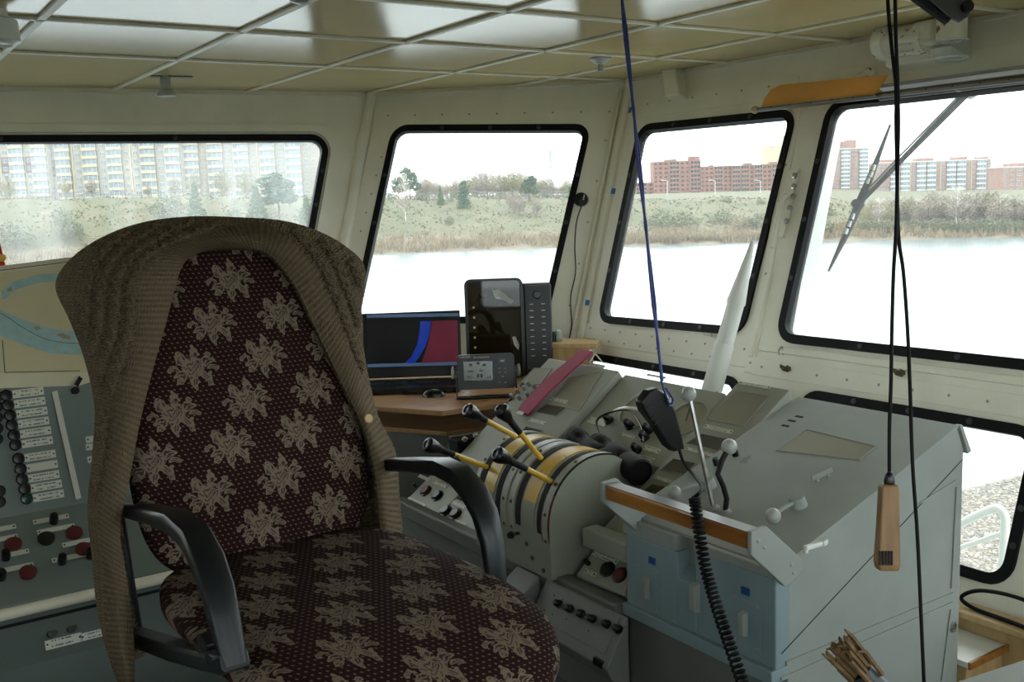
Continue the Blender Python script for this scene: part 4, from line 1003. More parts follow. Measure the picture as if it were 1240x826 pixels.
# radar display
o = onZ(612, 456, DZ + .004); RF = Frame(o, .02, .04); rd = thing('radar_display', 'tall black radar display with hooded screen and key column', 'monitor', o)
def rc(px_, py_, c=0.): p = onP(px_, py_, RF.P(0, 0, c), RF.n) - RF.o; return float(p @ RF.u), float(p @ RF.t)
a0, b1 = rc(562, 338); a1, _ = rc(632, 338); a2_, b2_ = rc(667, 342)
mb = MB(); RF.box(mb, a0 + .01, a2_, .015, b2_, -.20, 0); obj('housing', mb, M['darkgrey'], rd, bevel=.012)
hood = ring(rrect(a0, a1, .0, b1, .03), rrect(a0 + .012, a1 - .012, .012, b1 - .012, .022), lambda a, b, c=0: RF.P(a, b, c), .0, .06); obj('hood', hood, M['black'], rd, smooth=40)
mb = MB(); RF.box(mb, a0 + .012, a1 - .012, .012, b1 - .012, .001, .004); obj('screen', mb, M['radarglass'], rd)
mb = MB(); RF.box(mb, a1 + .008, a2_ - .004, .03, b2_ - .01, 0, .012); kp = obj('key_panel', mb, M['darkgrey'], rd, bevel=.004)
am = (a1 + a2_) / 2
mb = MB(); mb.lathe([(.02, .0), (.02, .012), (.016, .018), (.0001, .018)], RF.P(am, b2_ - .055, .012), RF.n, 18); obj('trackball', mb, M['black'], kp, smooth=35)
for r in range(9):
    for c in (-1, 1):
        mb = MB(); b = b2_ - .10 - .031 * r; RF.box(mb, am + c * .028 - .012, am + c * .028 + .012, b - .007, b + .007, .012, .016); k_ = obj('key', mb, M['black'], kp)
        mb = MB(); RF.box(mb, am + c * .028 - .009, am + c * .028 + .009, b - .002, b + .002, .016, .0165); obj('key_marking', mb, M['keymark'], kp)
for r in range(7):
    mb = MB(); b = .05 + .048 * r; mb.ball(RF.P(a0 + .04, b, .006), .006, 8, (1, 1, 1)); obj('indicator', mb, M['foil'], rd, smooth=True)
crump = MB()
for pts in ([(596, 351), (604, 350), (613, 356), (622, 364), (620, 368), (608, 363), (600, 361)], [(620, 408), (624, 407), (629, 417), (628, 424), (623, 418)]):
    crump.prism([RF.P(*rc(*p, .004), .004) + RF.n * (.006 * math.sin(i * 2.1) + .006) for i, p in enumerate(pts)], RF.n * .002)
obj('protective_film', crump, M['foil'], rd)
mb = MB(); mb.lathe([(.012, 0), (.012, .02), (.036, .022), (.040, .034), (.036, .05), (.0001, .052)], RF.P(a2_, .17, -.09), RF.u, 20); obj('clamp_knob', mb, M['greyball'], rd, smooth=35)
mb = MB(); RF.box(mb, a2_ + .006, a2_ + .018, -.0, .20, -.11, -.07); RF.box(mb, a0, a2_ + .018, -.0, .012, -.12, -.03); obj('bracket', mb, M['darkgrey'], rd, bevel=.003)
# small navigator unit in front
o = onZ(588, 481, DZ + .002); GF = Frame(o, .06, .12); gp = thing('navigation_unit', 'small dark grey satellite navigator with lcd screen and side knobs', 'navigator', o)
def gc(px_, py_): p = onP(px_, py_, GF.P(0, 0, 0), GF.n) - GF.o; return float(p @ GF.u), float(p @ GF.t)
a0, b1 = gc(553, 430); a1, b0 = gc(624, 470); b1 = gc(590, 429)[1]; b0 = gc(590, 471)[1]
obj('housing', GF.poly(rrect(a0, a1, b0, b1, .012), -.07, .075), M['darkgrey'], gp, smooth=30)
q = [gc(561, 438), gc(596, 437), gc(597, 460), gc(562, 461)]
lcd = obj('lcd_screen', GF.poly(q, .005, .002), M['lcd'], gp)
for (x, y, w, h) in ((570, 442, 4, 3), (579, 440, 4, 3), (586, 442, 4, 3), (570, 450, 8, 1.6), (583, 449, 6, 1.6), (579, 455, 3, 5), (583, 455, 3, 5), (568, 456, 6, 1.4), (592, 457, 6, 1.4)):
    a, b = gc(x, y); mb = MB(); s_ = 3.9 / F_PX / 2; GF.box(mb, a - w * s_, a + w * s_, b - h * s_, b + h * s_, .007, .0075); obj('lcd_digit', mb, M['ink'], lcd)
for (x, y, w, h) in ((608, 437, 9, 7), (605, 446, 4, 2), (612, 446, 4, 2), (605, 451, 4, 2), (612, 451, 4, 2), (609, 456, 5, 2.5), (612, 463, 4, 3), (605, 463, 5, 1.2)):
    a, b = gc(x, y); mb = MB(); s_ = 3.9 / F_PX / 2; GF.box(mb, a - w * s_, a + w * s_, b - h * s_, b + h * s_, .005, .009); kk = obj('key', mb, M['black'], gp)
    mb = MB(); GF.box(mb, a - w * s_ * .6, a + w * s_ * .6, b - h * s_ * .25, b + h * s_ * .25, .009, .0095); obj('key_marking', mb, M['keymark'], gp)
def lettering(txt, size, p, u, t, n, m, parent, name='lettering'):
    cu = bpy.data.curves.new(name, 'FONT'); cu.body = txt; cu.size = size; cu.extrude = .0003; tmp = bpy.data.objects.new('tmp', cu); COL.objects.link(tmp)
    dg = bpy.context.evaluated_depsgraph_get(); me = bpy.data.meshes.new_from_object(tmp.evaluated_get(dg)); bpy.data.objects.remove(tmp)
    me.materials.clear(); me.materials.append(m); o_ = link(name, me, parent)
    o_.matrix_basis = Matrix(((u[0], t[0], n[0], p[0]), (u[1], t[1], n[1], p[1]), (u[2], t[2], n[2], p[2]), (0, 0, 0, 1))); return o_
a, b = gc(556, 434); lettering('FURUNO', .012, GF.P(a, b, .0055), GF.u, GF.t, GF.n, M['keymark'], gp); a, b = gc(573, 434); lettering('GPS NAVIGATOR', .009, GF.P(a, b, .0055), GF.u, GF.t, GF.n, M['keymark'], gp)
for sx, e in ((-1, a0), (1, a1)):
    mb = MB(); mb.lathe([(.008, 0), (.008, .012), (.026, .014), (.028, .024), (.0001, .028)], GF.P(e, (b0 + b1) / 2, -.03), GF.u * sx, 18); obj('side_knob', mb, M['greyball'], gp, smooth=35)
    mb = MB(); GF.box(mb, e + sx * .006 - .003, e + sx * .006 + .003, 0, (b0 + b1) / 2 + .02, -.05, -.01); obj('bracket_arm', mb, M['darkgrey'], gp)
mb = MB(); GF.box(mb, a0 - .01, a1 + .01, 0, .006, -.05, .03); obj('bracket_foot', mb, M['darkgrey'], gp, bevel=.002)
# pen on the desk, mouse
p = onZ(573, 475, DZ + .008) - EV * .03; mb = MB(); p0, p1 = onZ(566, 482, DZ + .006), onZ(546, 483, DZ + .006)
ms = onZ(525, 480, DZ); mo = thing('computer_mouse', 'glossy black computer mouse on the desk edge', 'mouse', ms)
mb = MB(); P = []
for i in range(9):
    t = math.pi * i / 8; ring_ = []
    for k in range(16):
        a = math.pi * 2 * k / 16; ring_.append(ms + EU * (-.052 * math.cos(t)) + EV * (.030 * math.sin(t) * math.cos(a)) + A3(0, 0, max(0, .034 * math.sin(t) * math.sin(a))))
    P.append(ring_)
mb.grid(P, closed=True); obj('shell', mb, M['black'], mo, smooth=True)
mb = MB(); mb.lathe([(.007, -.003), (.007, .003)], ms + EU * .028 + A3(0, 0, .024), EV, 12); obj('scroll_wheel', mb, M['darkgrey'], mo)
mb = MB(); mb.tube([ms + EU * -.05 + A3(0, 0, .008), ms - EU * .12 + EV * .03 + A3(0, 0, .006), ms - EU * .2 + EV * .12 + A3(0, 0, .006)], .0025, 6); obj('cable', mb, M['cord'], mo, smooth=True)
# wooden shelf blocks behind the radar
sh = thing('wall_shelf', 'pale raw wood shelf in the wall corner behind the radar', 'shelf', (2.98, 3.97, DZ))
q0, q1 = onZ(655, 412, .845), onZ(706, 409, .845)
mb = MB(); mb.prism([(2.72, 4.05, .0), (3.00, 3.76, 0), (3.08, 3.82, 0), (3.10, 3.95, 0), (2.78, 4.20, 0)], (0, 0, .022)); mb.v = [(x, y, z + .832) for x, y, z in mb.v]; obj('board', mb, M['wood'], sh, bevel=.002)
mb = MB(); mb.prism([(2.74, 4.05, .701), (3.00, 3.785, .701), (3.03, 3.82, .701), (2.78, 4.10, .701)], (0, 0, .13)); obj('face_board', mb, M['wood'], sh, bevel=.002)
mb = MB(); a, b = onZ(626, 448, DZ + .001), onZ(655, 445, DZ + .001); mb.prism([(2.55, 3.47, DZ + .001), (2.95, 3.47, DZ + .001), (2.95, 3.62, DZ + .001), (2.62, 3.62, DZ + .001)], (0, 0, .03)); tag(obj('wood_batten', mb, M['wood'], bevel=.003), 'pale wood batten lying on the desk beside the radar', 'batten')

# ================================================================== loose things on the consoles
# crimson strip lying over the tall wedge
def strip_mesh(pn, pts, w_px, hgt, th, m):
    mb = MB(); P = []
    for (x, y), (x2, y2), h in zip(pts, w_px, hgt):
        a, b = pn.px(x, y, h), pn.px(x2, y2, h); P.append([a, b, b + pn.n * th, a + pn.n * th])
    mb.grid(P, closed=True); n = len(P); mb.f += [(0, 1, 2, 3), tuple(4 * (n - 1) + k for k in (3, 2, 1, 0))]; mb.m += [0, 0]; return mb
mb = strip_mesh(SL, [(626, 500), (634, 489), (650, 472), (670, 453), (690, 437), (704, 424)], [(641, 503), (650, 493), (666, 476), (686, 457), (704, 441), (719, 427)], (.004, .012, .022, .024, .022, .02), .008, None)
fl = tag(obj('folder_strip', mb, M['pink'], bevel=.002), 'crimson vinyl strip lying across the tall instrument wedge', 'folder')
mb = strip_mesh(SL, [(625, 501), (628, 498)], [(632, 503), (635, 500)], (.016, .017), .004, None); obj('torn_corner', mb, M['foil'], fl)
mb = strip_mesh(SL, [(706, 428), (716, 424), (728, 438)], [(714, 440), (722, 428), (732, 441)], (.0, .012, .0), .004, None); tag(obj('sheet_metal_tab', mb, M['cream']), 'bent cream metal tab behind the top of the crimson strip', 'tab')
# binoculars
bc = thing('binoculars', 'black binoculars lying on the gauge panel behind the drum', 'binoculars', SG.px(725, 550))
ya = {}
def tube_of(px0, px1, h, prof, nm):
    a, b = SG.px(*px0, h), SG.px(*px1, h); d = unit(b - a); L_b = np.linalg.norm(b - a); mb = MB(); mb.lathe([(r, t * L_b) for r, t in prof], a, d, 20); return obj(nm, mb, M['blackmat'], bc, smooth=40), a, d
prof = [(r_ * 1.25, t_2) for r_, t_2 in [(.018, 0), (.027, .01), (.029, .12), (.024, .16), (.024, .30), (.032, .36), (.034, .62), (.030, .66), (.036, .72), (.037, .98), (.033, 1.0), (.031, .97), (.0001, .95)]]
for p0, p1 in (((698, 529), (748, 569)), ((725, 537), (776, 573))):
    b_, a, d = tube_of(p0, p1, .052, prof, 'barrel')
    mb = MB(); mb.lathe([(.0001, .0), (.022, -.002), (.026, -.016), (.034, -.016), (.036, .012), (.03, .014)], a, d, 20); obj('eyecup', mb, M['blackmat'], b_, smooth=35)
a, b = SG.px(712, 540, .058), SG.px(739, 552, .058); mb = MB(); mb.obox((a + b) / 2, (b - a) / 2, SG.t * .02, SG.n * .01); mb.lathe([(.012, 0), (.012, .03)], (a + b) / 2 + SG.n * .004, SG.n, 14); obj('bridge', mb, M['black'], bc, bevel=.003)
mb = MB(); mb.tube(resample([SG.px(735, 545, .05), SG.px(722, 512, .05), SG.px(738, 500, .04), SG.px(762, 497, .045), SG.px(776, 515, .03), SG.px(780, 535, .02)], 24), .004, 6); obj('neck_strap', mb, M['black'], bc, smooth=True)
# pale plastic strap over the dials
mb = MB(); mb.band(resample([SG.px(733, 504, .02), SG.px(745, 496, .045), SG.px(765, 494, .055), SG.px(785, 500, .05), SG.px(797, 510, .03)], 16), SG.t, .012, .003); tag(obj('plastic_strap', mb, M['foil'], smooth=40), 'thin pale plastic strap arched over the gauge dial', 'strap')
# handset microphone on its blue lanyard with a coiled lead
MY = 2.25
mc = thing('handset_microphone', 'black handset microphone hanging from the blue lanyard', 'microphone', onY(815, 545, MY))
mq = [(772, 486), (782, 472), (792, 469), (804, 476), (814, 497), (822, 528), (825, 543), (813, 546), (805, 540), (790, 516), (776, 498)]
pts = [onY(x, y, MY) for x, y in mq]; mb = MB(); mb.prism([p + A3(0, -.018, 0) for p in pts], (0, .036, 0)); obj('housing', mb, M['black'], mc, bevel=.007, smooth=30)
mb = MB(); pc = onY(789, 500, MY - .018)
for k in range(4): mb.obox(onY(786 + 3.2 * k, 494 + 6 * k, MY - .0185), A3(.012, 0, .006), A3(0, .001, 0), A3(-.0006, 0, .0014))
obj('grille_slots', mb, M['darkgrey'], mc)
mb = MB(); mb.lathe([(.012, 0), (.012, .006), (.0001, .007)], onY(811, 487, MY - .018), (0, -1, 0), 16); obj('hook_button', mb, M['steel'], mc, smooth=35)
cp = [onY(822, 543, MY), onY(828, 560, MY - .02), onY(842, 578, MY - .12), onX(850, 592, 1.74), onX(838, 604, 1.70)]
mb = MB(); mb.tube(resample(cp, 20), .0045, 8); obj('lead', mb, M['cord'], mc, smooth=True)
ax = resample([onX(841, 603, 1.70), onX(846, 640, 1.69), onX(855, 690, 1.675), onX(868, 735, 1.66), onX(885, 785, 1.63), onX(902, 835, 1.60)], 40)
hp = []; turns = 40; n = turns * 12
for k in range(n + 1):
    t = k / n * 40; i = min(int(t), 39); c = ax[i] + (ax[i + 1] - ax[i]) * (t - i); d = unit(ax[i + 1] - ax[i]); e1 = unit(np.cross(d, (0, 1, 0))); e2 = np.cross(d, e1); a = 2 * math.pi * k / 12
    hp.append(c + (.0125) * (math.cos(a) * e1 + math.sin(a) * e2))
mb = MB(); mb.tube(hp, .0036, 5); obj('coiled_lead', mb, M['cord'], mc, smooth=True)
# blue lanyard from the deckhead
la = [onY(808, 480, MY - .03), onY(803, 466, MY - .02)]; top = onZ(751, -14, ZC - .003)
mb = MB(); lm = onY(801, 462, MY - .02)
path = [lm + (top - lm) * k / 10 for k in range(11)]
mb.tube([p + A3(.004 * math.sin(k * 2.), 0, 0) for k, p in enumerate(path)], .004, 6); mb.tube([p + A3(.007 - .004 * math.sin(k * 2.), .003, 0) for k, p in enumerate(path)], .004, 6)
ly = tag(obj('lanyard', mb, M['bluecord'], smooth=True), 'blue braided cord hanging from the ceiling to the handset', 'cord')
mb = MB(); mb.band(resample([lm, onY(806, 478, MY - .024), onY(811, 490, MY - .026), onY(815, 484, MY - .026), onY(806, 470, MY - .022)], 14), (0, 1, 0), .006, .004); obj('loop', mb, M['bluecord'], ly, smooth=True)

# ================================================================== hanging pull with wooden grip
dp = 1.62
pu = thing('pull_handle', 'worn wooden pull handle hanging on a black cord', 'handle', at(1074, 688, dp))
def vbar(cx_, y, w, d): 
    c = at(cx_, y, dp); return [c + rt * a * w + fw * b * d for a, b in ((-1, -1), (1, -1), (1, 1), (-1, 1))]
prof_ = [(586, 1076, 9), (590, 1076, 10.5), (640, 1075, 12), (682, 1074, 13.5), (690, 1074, 11.5)]
P = [vbar(cx_, y, w / F_PX * dp, w / F_PX * dp * .8) for y, cx_, w in prof_]
mb = MB(); mb.grid(P, closed=True); mb.f += [(0, 1, 2, 3), tuple(4 * (len(P) - 1) + k for k in (3, 2, 1, 0))]; mb.m += [0, 0]; gr = obj('grip', mb, M['handlewood'], pu, bevel=.003)
for k in range(5):
    c = at(1065.5 + 3.6 * k, 676, dp - .0175 * .92); mb = MB(); mb.obox(c, rt * .0012, dn * .011, fw * .0012); obj('groove', mb, M['slot'], gr)
mb = MB(); mb.lathe([(.008, 0), (.009, .006), (.007, .018), (.004, .022)], at(1077, 588, dp), (0, 0, 1), 12); obj('ferrule', mb, M['black'], pu, smooth=35)
def px_path(pts, d): return [at(x, y, d) for x, y in pts]
mb = MB(); mb.tube(resample(px_path([(1077, 578), (1077, 520), (1079, 460), (1080, 400), (1082, 330), (1085, 280), (1087, 200), (1088, 150), (1087, 100), (1085, 50), (1084, 0), (1083, -60), (1082, -95)], dp), 60), .0032, 6); obj('cord', mb, M['cord'], pu, smooth=True)
mb = MB(); mb.tube(resample(px_path([(1120, 850), (1116, 760), (1111, 650), (1105, 560), (1102, 470), (1099, 400), (1094, 330), (1088, 285), (1086, 200), (1085, 150), (1085, 105), (1080, 60), (1075, 0), (1074, -60), (1073, -95)], dp + .012), 70), .0032, 6); tag(obj('loose_cord', mb, M['cord'], smooth=True), 'second black cord twisted with the pull cord and running past it', 'cord')

# ================================================================== fittings on walls and ceiling
# small lamp holders under the ceiling
def fitting(name, label, x, y, prof, m, cat, disc=0.):
    p = onZ(x, y, ZC - .0); t = thing(name, label, cat, p)
    if disc: mb = MB(); mb.lathe([(disc, -.003), (disc, 0)], p, (0, 0, 1), 20); obj('ceiling_plate', mb, M['greyball'], t)
    mb = MB(); mb.lathe([(r, -h) for r, h in prof], p, (0, 0, 1), 18); obj('body', mb, M[m], t, smooth=35); return t
f1 = fitting('ceiling_lamp_holder', 'small grey lamp holder under the ceiling above the chair', 200, 92, [(.02, 0), (.024, .012), (.024, .055), (.042, .075), (.044, .09), (.036, .092), (.0001, .088)], 'greyball', 'lamp')
mb = MB(); p = onZ(208, 92, ZC); mb.obox(p + A3(0, 0, -.003), dA * .09, NA * .012, A3(0, 0, .003)); obj('bracket_strip', mb, M['iron'], f1)
f2 = fitting('sprinkler_nozzle', 'conical grey ceiling nozzle near the blue cord', 727, 70, [(.05, 0), (.048, .008), (.020, .026), (.012, .03), (.012, .058), (.0001, .06)], 'greyball', 'nozzle')
p = onZ(-6, 22, ZC - .0); f3 = fitting('ceiling_lamp', 'white round ceiling lamp at the left picture edge', -14, 12, [(.05, 0), (.05, .02), (.075, .03), (.08, .09), (.06, .10), (.055, .095), (.0001, .09)], 'white', 'lamp')
f4 = fitting('ceiling_hook', 'small grey ceiling boss above the middle panels', 365, -1, [(.035, 0), (.035, .006), (.02, .012), (.0001, .014)], 'greyball', 'fitting')
# white cable box on the front wall
mb = MB(); a, b = pxB(820, 84, .0), pxB(826, 122, .0); mb.obox((a + b) / 2 + NB * .035, A3(0, .05, 0), NB * .035, (a - b) / 2); tag(obj('wall_bracket', mb, M['wall'], bevel=.006), 'cream painted bracket high on the front wall', 'bracket')
# sun visor and its rod over the large front window
vz = thing('sun_visor', 'orange translucent sun visor on a rod above the large window', 'visor', pxB(1000, 115, .12))
ra, rb2 = pxB(918, 133, .12), pxB(1290, 90, .12); mb = MB(); mb.tube([ra, rb2], .010, 10); rod_ = obj('rod', mb, M['rod'], vz, smooth=True)
for k in range(12): mb = MB(); p = ra + (rb2 - ra) * (.06 + k * .08); mb.lathe([(.0035, 0), (.0035, .003)], p + NB * .009, NB, 8); obj('screw', mb, M['iron'], rod_)
mb = MB(); mb.ball(pxB(914, 133, .12), .017, 12); obj('end_knob', mb, M['wood'], vz, smooth=True)
vp = [pxB(x, y, .125) for x, y in ((922, 131), (926, 120), (934, 109), (946, 103), (1076, 91), (1070, 100), (1062, 112), (1058, 116))]
mb = MB(); mb.prism(vp, NB * .004); obj('visor_plate', mb, M['orange'], vz)
mb = MB(); a, b = pxB(1062, 116, .115), pxB(1290, 88, .115); mb.obox((a + b) / 2 + NB * -.012, (b - a) / 2, NB * .008, A3(0, 0, .014)); obj('clip_rail', mb, M['iron'], vz, bevel=.002)
mb = MB(); a, b = pxB(1066, 107, .10), pxB(1290, 77, .10); mb.obox((a + b) / 2, (b - a) / 2, NB * .02, A3(0, 0, .006)); obj('channel', mb, M['rod'], vz, bevel=.002)
mb = MB(); p = pxB(1053, 87, .03); mb.ball(p, .022, 12, (1, 1.4, .9)); mb.tube([p, pxB(1040, 92, .02)], .012, 8); tag(obj('clamp', mb, M['motor'], smooth=40), 'small knobbly clamp on the wall above the orange visor', 'clamp')
# wiper motor and glass lamp in the upper right corner
wm = thing('wiper_motor', 'cream electric wiper motor with chipped paint high on the front wall', 'motor', pxB(1100, 55, .0))
a, b = pxB(1068, 52, .09), pxB(1118, 46, .10); d = unit(b - a); Lm = float(np.linalg.norm(b - a))
mb = MB(); mb.lathe([(.02, -.008), (.068, 0), (.072, .012), (.072, .05), (.060, .055), (.060, Lm * .9), (.064, Lm), (.064, Lm + .03), (.03, Lm + .034)], a, d, 26); obj('motor_body', mb, M['motor'], wm, smooth=35)
for k in range(9):
    an = math.radians(20 + 32 * k); e1 = unit(np.cross(d, (0, 0, 1))); e2 = np.cross(d, e1); r_ = math.cos(an) * e1 + math.sin(an) * e2
    mb = MB(); mb.obox(a + d * (Lm * .5 + .03) + r_ * .062, d * Lm * .30, np.cross(d, r_) * .003, r_ * .004); obj('cooling_fin', mb, M['motor'], wm)
mb = MB(); c = pxB(1126, 40, .12); mb.obox(c, A3(.045, 0, 0), A3(0, .05, 0), A3(0, 0, .045)); obj('gear_case', mb, M['motor'], wm, bevel=.018)
mb = MB(); c = pxB(1120, 74, .03); mb.obox(c, NB * .05, A3(0, .14, 0), A3(0, 0, .02)); obj('mounting_shelf', mb, M['wall'], wm, bevel=.004)
lg_ = thing('glass_lamp', 'lamp with a clear glass dome hanging beside the wiper motor', 'lamp', pxB(1152, 60, .16))
c = pxB(1152, 52, .16)
mb = MB(); mb.lathe([(.030, .0), (.052, .012), (.052, .10), (.045, .13), (.0001, .13)], c, (0, 0, 1), 22); obj('lamp_housing', mb, M['motor'], lg_, smooth=35)
mb = MB(); mb.lathe([(.060, .0), (.060, -.052), (.050, -.072), (.0001, -.074)], c + A3(0, 0, .008), (0, 0, 1), 24); obj('glass_dome', mb, M['clear'], lg_, smooth=35)
mb = MB(); mb.lathe([(.060, .0), (.0615, -.003), (.060, -.006)], c + A3(0, 0, .010), (0, 0, 1), 24); mb.lathe([(.058, .0), (.061, -.004), (.056, -.009)], c + A3(0, 0, -.046), (0, 0, 1), 24); obj('dome_rim', mb, M['foil'], lg_, smooth=35)
ar = thing('iron_bracket', 'dark chipped iron bracket hanging from the ceiling at the upper right', 'bracket', onZ(1130, -10, ZC))
DB = 2.45
a, b = at(1092, -18, DB), at(1150, 24, DB); mb = MB(); mb.obox((a + b) / 2, (b - a) / 2, fw * .012, unit(np.cross(b - a, fw)) * .013); obj('arm', mb, M['blackmat'], ar, bevel=.003)
mb = MB(); mb.prism([at(x, y, DB - .02) for x, y in ((1108, -16), (1174, -16), (1179, 6), (1173, 20), (1164, 26), (1146, 18))], fw * .016); hp_ = obj('hanger_plate', mb, M['iron'], ar, bevel=.003)
mb = MB(); mb.lathe([(.014, 0), (.014, .012), (.0001, .014)], at(1170, 9, DB - .02), -fw, 14); obj('pivot', mb, M['blackmat'], hp_, smooth=35)
p = at(1140, -10, DB); mb = MB(); mb.obox(A3(p[0], p[1], (p[2] + ZC) / 2), A3(.03, 0, 0), A3(0, .03, 0), A3(0, 0, (ZC - p[2]) / 2)); obj('ceiling_post', mb, M['iron'], ar, bevel=.003)
# conduits with blue tape down the corner, suction cup antenna with lead
for k, (xo, r_) in enumerate(((0, .009), (9, .013), (17, .007))):
    a, b = pxC(752 + xo * .8, 108, .02), pxC(694 + xo, 400, .02); mb = MB(); mb.tube(resample([a + (b - a) * t for t in (0, .25, .5, .75, 1)], 12), r_, 10)
    cdn = tag(obj('conduit', mb, M['cream'], smooth=True), ['thin cream conduit nearest the corner window', 'thick cream conduit, middle of the three in the corner', 'thin cream conduit nearest the front wall'][k], 'conduit', 'conduits in the wall corner')
    if k == 2:
        for x, y in ((764, 134), (743, 232), (711, 367)):
            p = pxC(x, y, .024); d = unit(a - b); mb = MB(); mb.tube([p - d * .014, p + d * .014], .013, 10); obj('tape_band', mb, M['bluetape'], cdn, label='blue tape wrapped round the conduit')
an = thing('suction_antenna', 'round black suction-cup antenna on the corner window edge', 'antenna', pxC(705, 243, 0))
mb = MB(); mb.lathe([(.036, .012), (.038, .020), (.034, .034), (.0001, .04)], pxC(704, 243, .0), NC, 22); obj('cup', mb, M['black'], an, smooth=35)
mb = MB(); c = pxC(707, 239, .042); mb.obox(c, PC(0, 2) * 0 + unit(lean) * .014, dC * .003, NC * .004); obj('clip', mb, M['keymark'], an)
mb = MB(); mb.tube(resample([pxC(704, 250, .02), pxC(698, 270, .03), pxC(696, 300, .02), pxC(697, 330, .025), pxC(691, 360, .02), pxC(692, 395, .03), pxC(686, 420, .05), pxC(678, 436, .09)], 30), .003, 6); obj('lead', mb, M['cord'], an, smooth=True)
# white tapered pole by the front window
ta = thing('tapered_pole', 'cream tapered pole with pointed tip leaning by the front window', 'pole', onX(862, 475, 2.93))
Xp = 2.98
q0, q1 = onX(860, 480, 2.94), onX(912, 291, 3.06); pp = [q0 + (q1 - q0) * t for t in (0, .33, .36, .62, 1.)]
mb = MB(); mb.tube([pp[0], pp[1], pp[2]], [.042, .040, .034], 18); obj('lower_tube', mb, M['white'], ta, smooth=35)
mb = MB(); mb.tube([pp[1], pp[3]], [.036, .0345], 18); obj('middle_tube', mb, M['white'], ta, smooth=35)
mb = MB(); mb.tube([pp[3] + (pp[2] - pp[3]) * .08, pp[3], pp[3] + (pp[4] - pp[3]) * .06, pp[4]], [.038, .038, .036, .007], 18); obj('cone_tip', mb, M['white'], ta, smooth=35)
base_ = pp[0] + (pp[0] - pp[1]) * .8; mb = MB(); mb.tube([pp[0], base_, A3(base_[0] - .02, base_[1] + .05, .02), A3(base_[0] - .02, base_[1] + .05, 0)], .040, 14); obj('foot_tube', mb, M['white'], ta, smooth=35)
mb = MB(); mb.obox(pxB(856, 405, .02), A3(0, .02, 0), NB * .006, A3(0, 0, .006)); obj('holding_clip', mb, M['white'], ta)
# latches and lever on the front wall
lk = thing('window_latch', 'cream window latch with lever on the post between the front windows', 'latch', pxB(955, 250, 0))
mb = MB(); a, b = pxB(962, 205, .008), pxB(943, 288, .008); mb.obox((a + b) / 2, (b - a) / 2, A3(0, .028, 0), NB * .006); bp_ = obj('back_plate', mb, M['wall'], lk, bevel=.002)
for k, (x, y) in enumerate(((963, 213), (962, 226), (961, 238), (957, 252), (953, 268))): mb = MB(); mb.lathe([(.012, 0), (.012, .008), (.007, .010), (.0001, .010)], pxB(x, y, .014), NB, 12); obj('bolt', mb, M['steel'], bp_, smooth=35)
mb = MB(); mb.tube(resample([pxB(954, 236, .03), pxB(946, 245, .04), pxB(941, 270, .045), pxB(935, 300, .045)], 12), [.012] * 13, 10); obj('lever_handle', mb, M['wall'], lk, smooth=True)
mb = MB(); mb.obox((pxB(933, 330, .01) + pxB(908, 432, .01)) / 2, (pxB(933, 330) - pxB(908, 432)) / 2, A3(0, .009, 0), NB * .01); obj('guide_strip', mb, M['wall'], lk, bevel=.003)
for x, y, lab in ((951, 447, 'rusty wing nut on the sill under the window post'), (1088, 452, 'rusty wing nut on the sill behind the hanging cords')):
    p = pxB(x, y, .02); t = thing('wing_nut', lab, 'fastener', p, 'rusty wing nuts on the sill'); mb = MB(); mb.lathe([(.010, -.02), (.010, .012), (.0001, .014)], p, NB, 10); obj('nut', mb, M['rust'], t)
    mb = MB()
    for s in (-1, 1): mb.obox(p + A3(0, s * .016, .006), A3(.003, 0, 0), A3(0, .011, .003), A3(0, 0, .008))
    obj('wings', mb, M['rust'], t, bevel=.002)
mb = MB(); mb.tube(resample([pxB(944, 430, .012), pxB(943, 424, .022), pxB(947, 420, .022), pxB(948, 430, .012)], 10), .003, 6); tag(obj('hook', mb, M['steel'], smooth=True), 'small bent steel hook below the window post', 'hook')

# ================================================================== chart board above the port console
CH = Panel((0, 3.34, 1.05), (0, -1, .12), (1, 0, 0))
ct = thing('river_chart', 'yellowed paper river chart leaning above the port console', 'chart', CH.px(50, 465))
def cpoly(pts, off, th): mb = MB(); mb.prism([CH.px(x, y, off) for x, y in pts], CH.n * th); return mb
obj('sheet', cpoly([(-60, 330), (82, 312), (170, 305), (180, 440), (96, 467), (-60, 472)], 0, .006), M['paper2'], ct)
obj('map_area', cpoly([(-60, 340), (84, 319), (165, 312), (172, 440), (96, 452), (6, 452), (-60, 455)], .006, .0006), M['paper'], ct)
obj('river_print', cpoly([(-60, 370), (0, 375), (30, 388), (62, 398), (98, 402), (140, 402), (140, 428), (98, 430), (60, 428), (30, 418), (0, 406), (-60, 398)], .0068, .0004), M['river'], ct)
obj('river_print', cpoly([(2, 352), (18, 340), (48, 332), (76, 331), (100, 330), (100, 338), (76, 341), (48, 342), (22, 350), (6, 362), (2, 362)], .0068, .0004), M['river'], ct)
for pts in ([(68, 405), (76, 403), (86, 408), (84, 411), (76, 410)], [(40, 396), (47, 395), (50, 398), (44, 400)], [(8, 350), (14, 347), (15, 352), (9, 354)]): obj('island_print', cpoly(pts, .0074, .0004), M['sand'], ct)
for a, b in (((3, 412), (6, 451)), ((6, 451), (97, 449)), ((-60, 335), (84, 317))):
    p, q = CH.px(*a, .0076), CH.px(*b, .0076); d = unit(q - p); mb = MB(); mb.obox((p + q) / 2, (q - p) / 2, np.cross(d, CH.n) * .0012, CH.n * .0003); obj('border_line', mb, M['ink'], ct)
mb = MB(); mb.tube(resample([CH.px(x, y, .0076) for x, y in ((-40, 368), (0, 379), (30, 398), (60, 412), (98, 416), (140, 414))], 30), .0008, 5); obj('course_line', mb, M['ink'], ct)
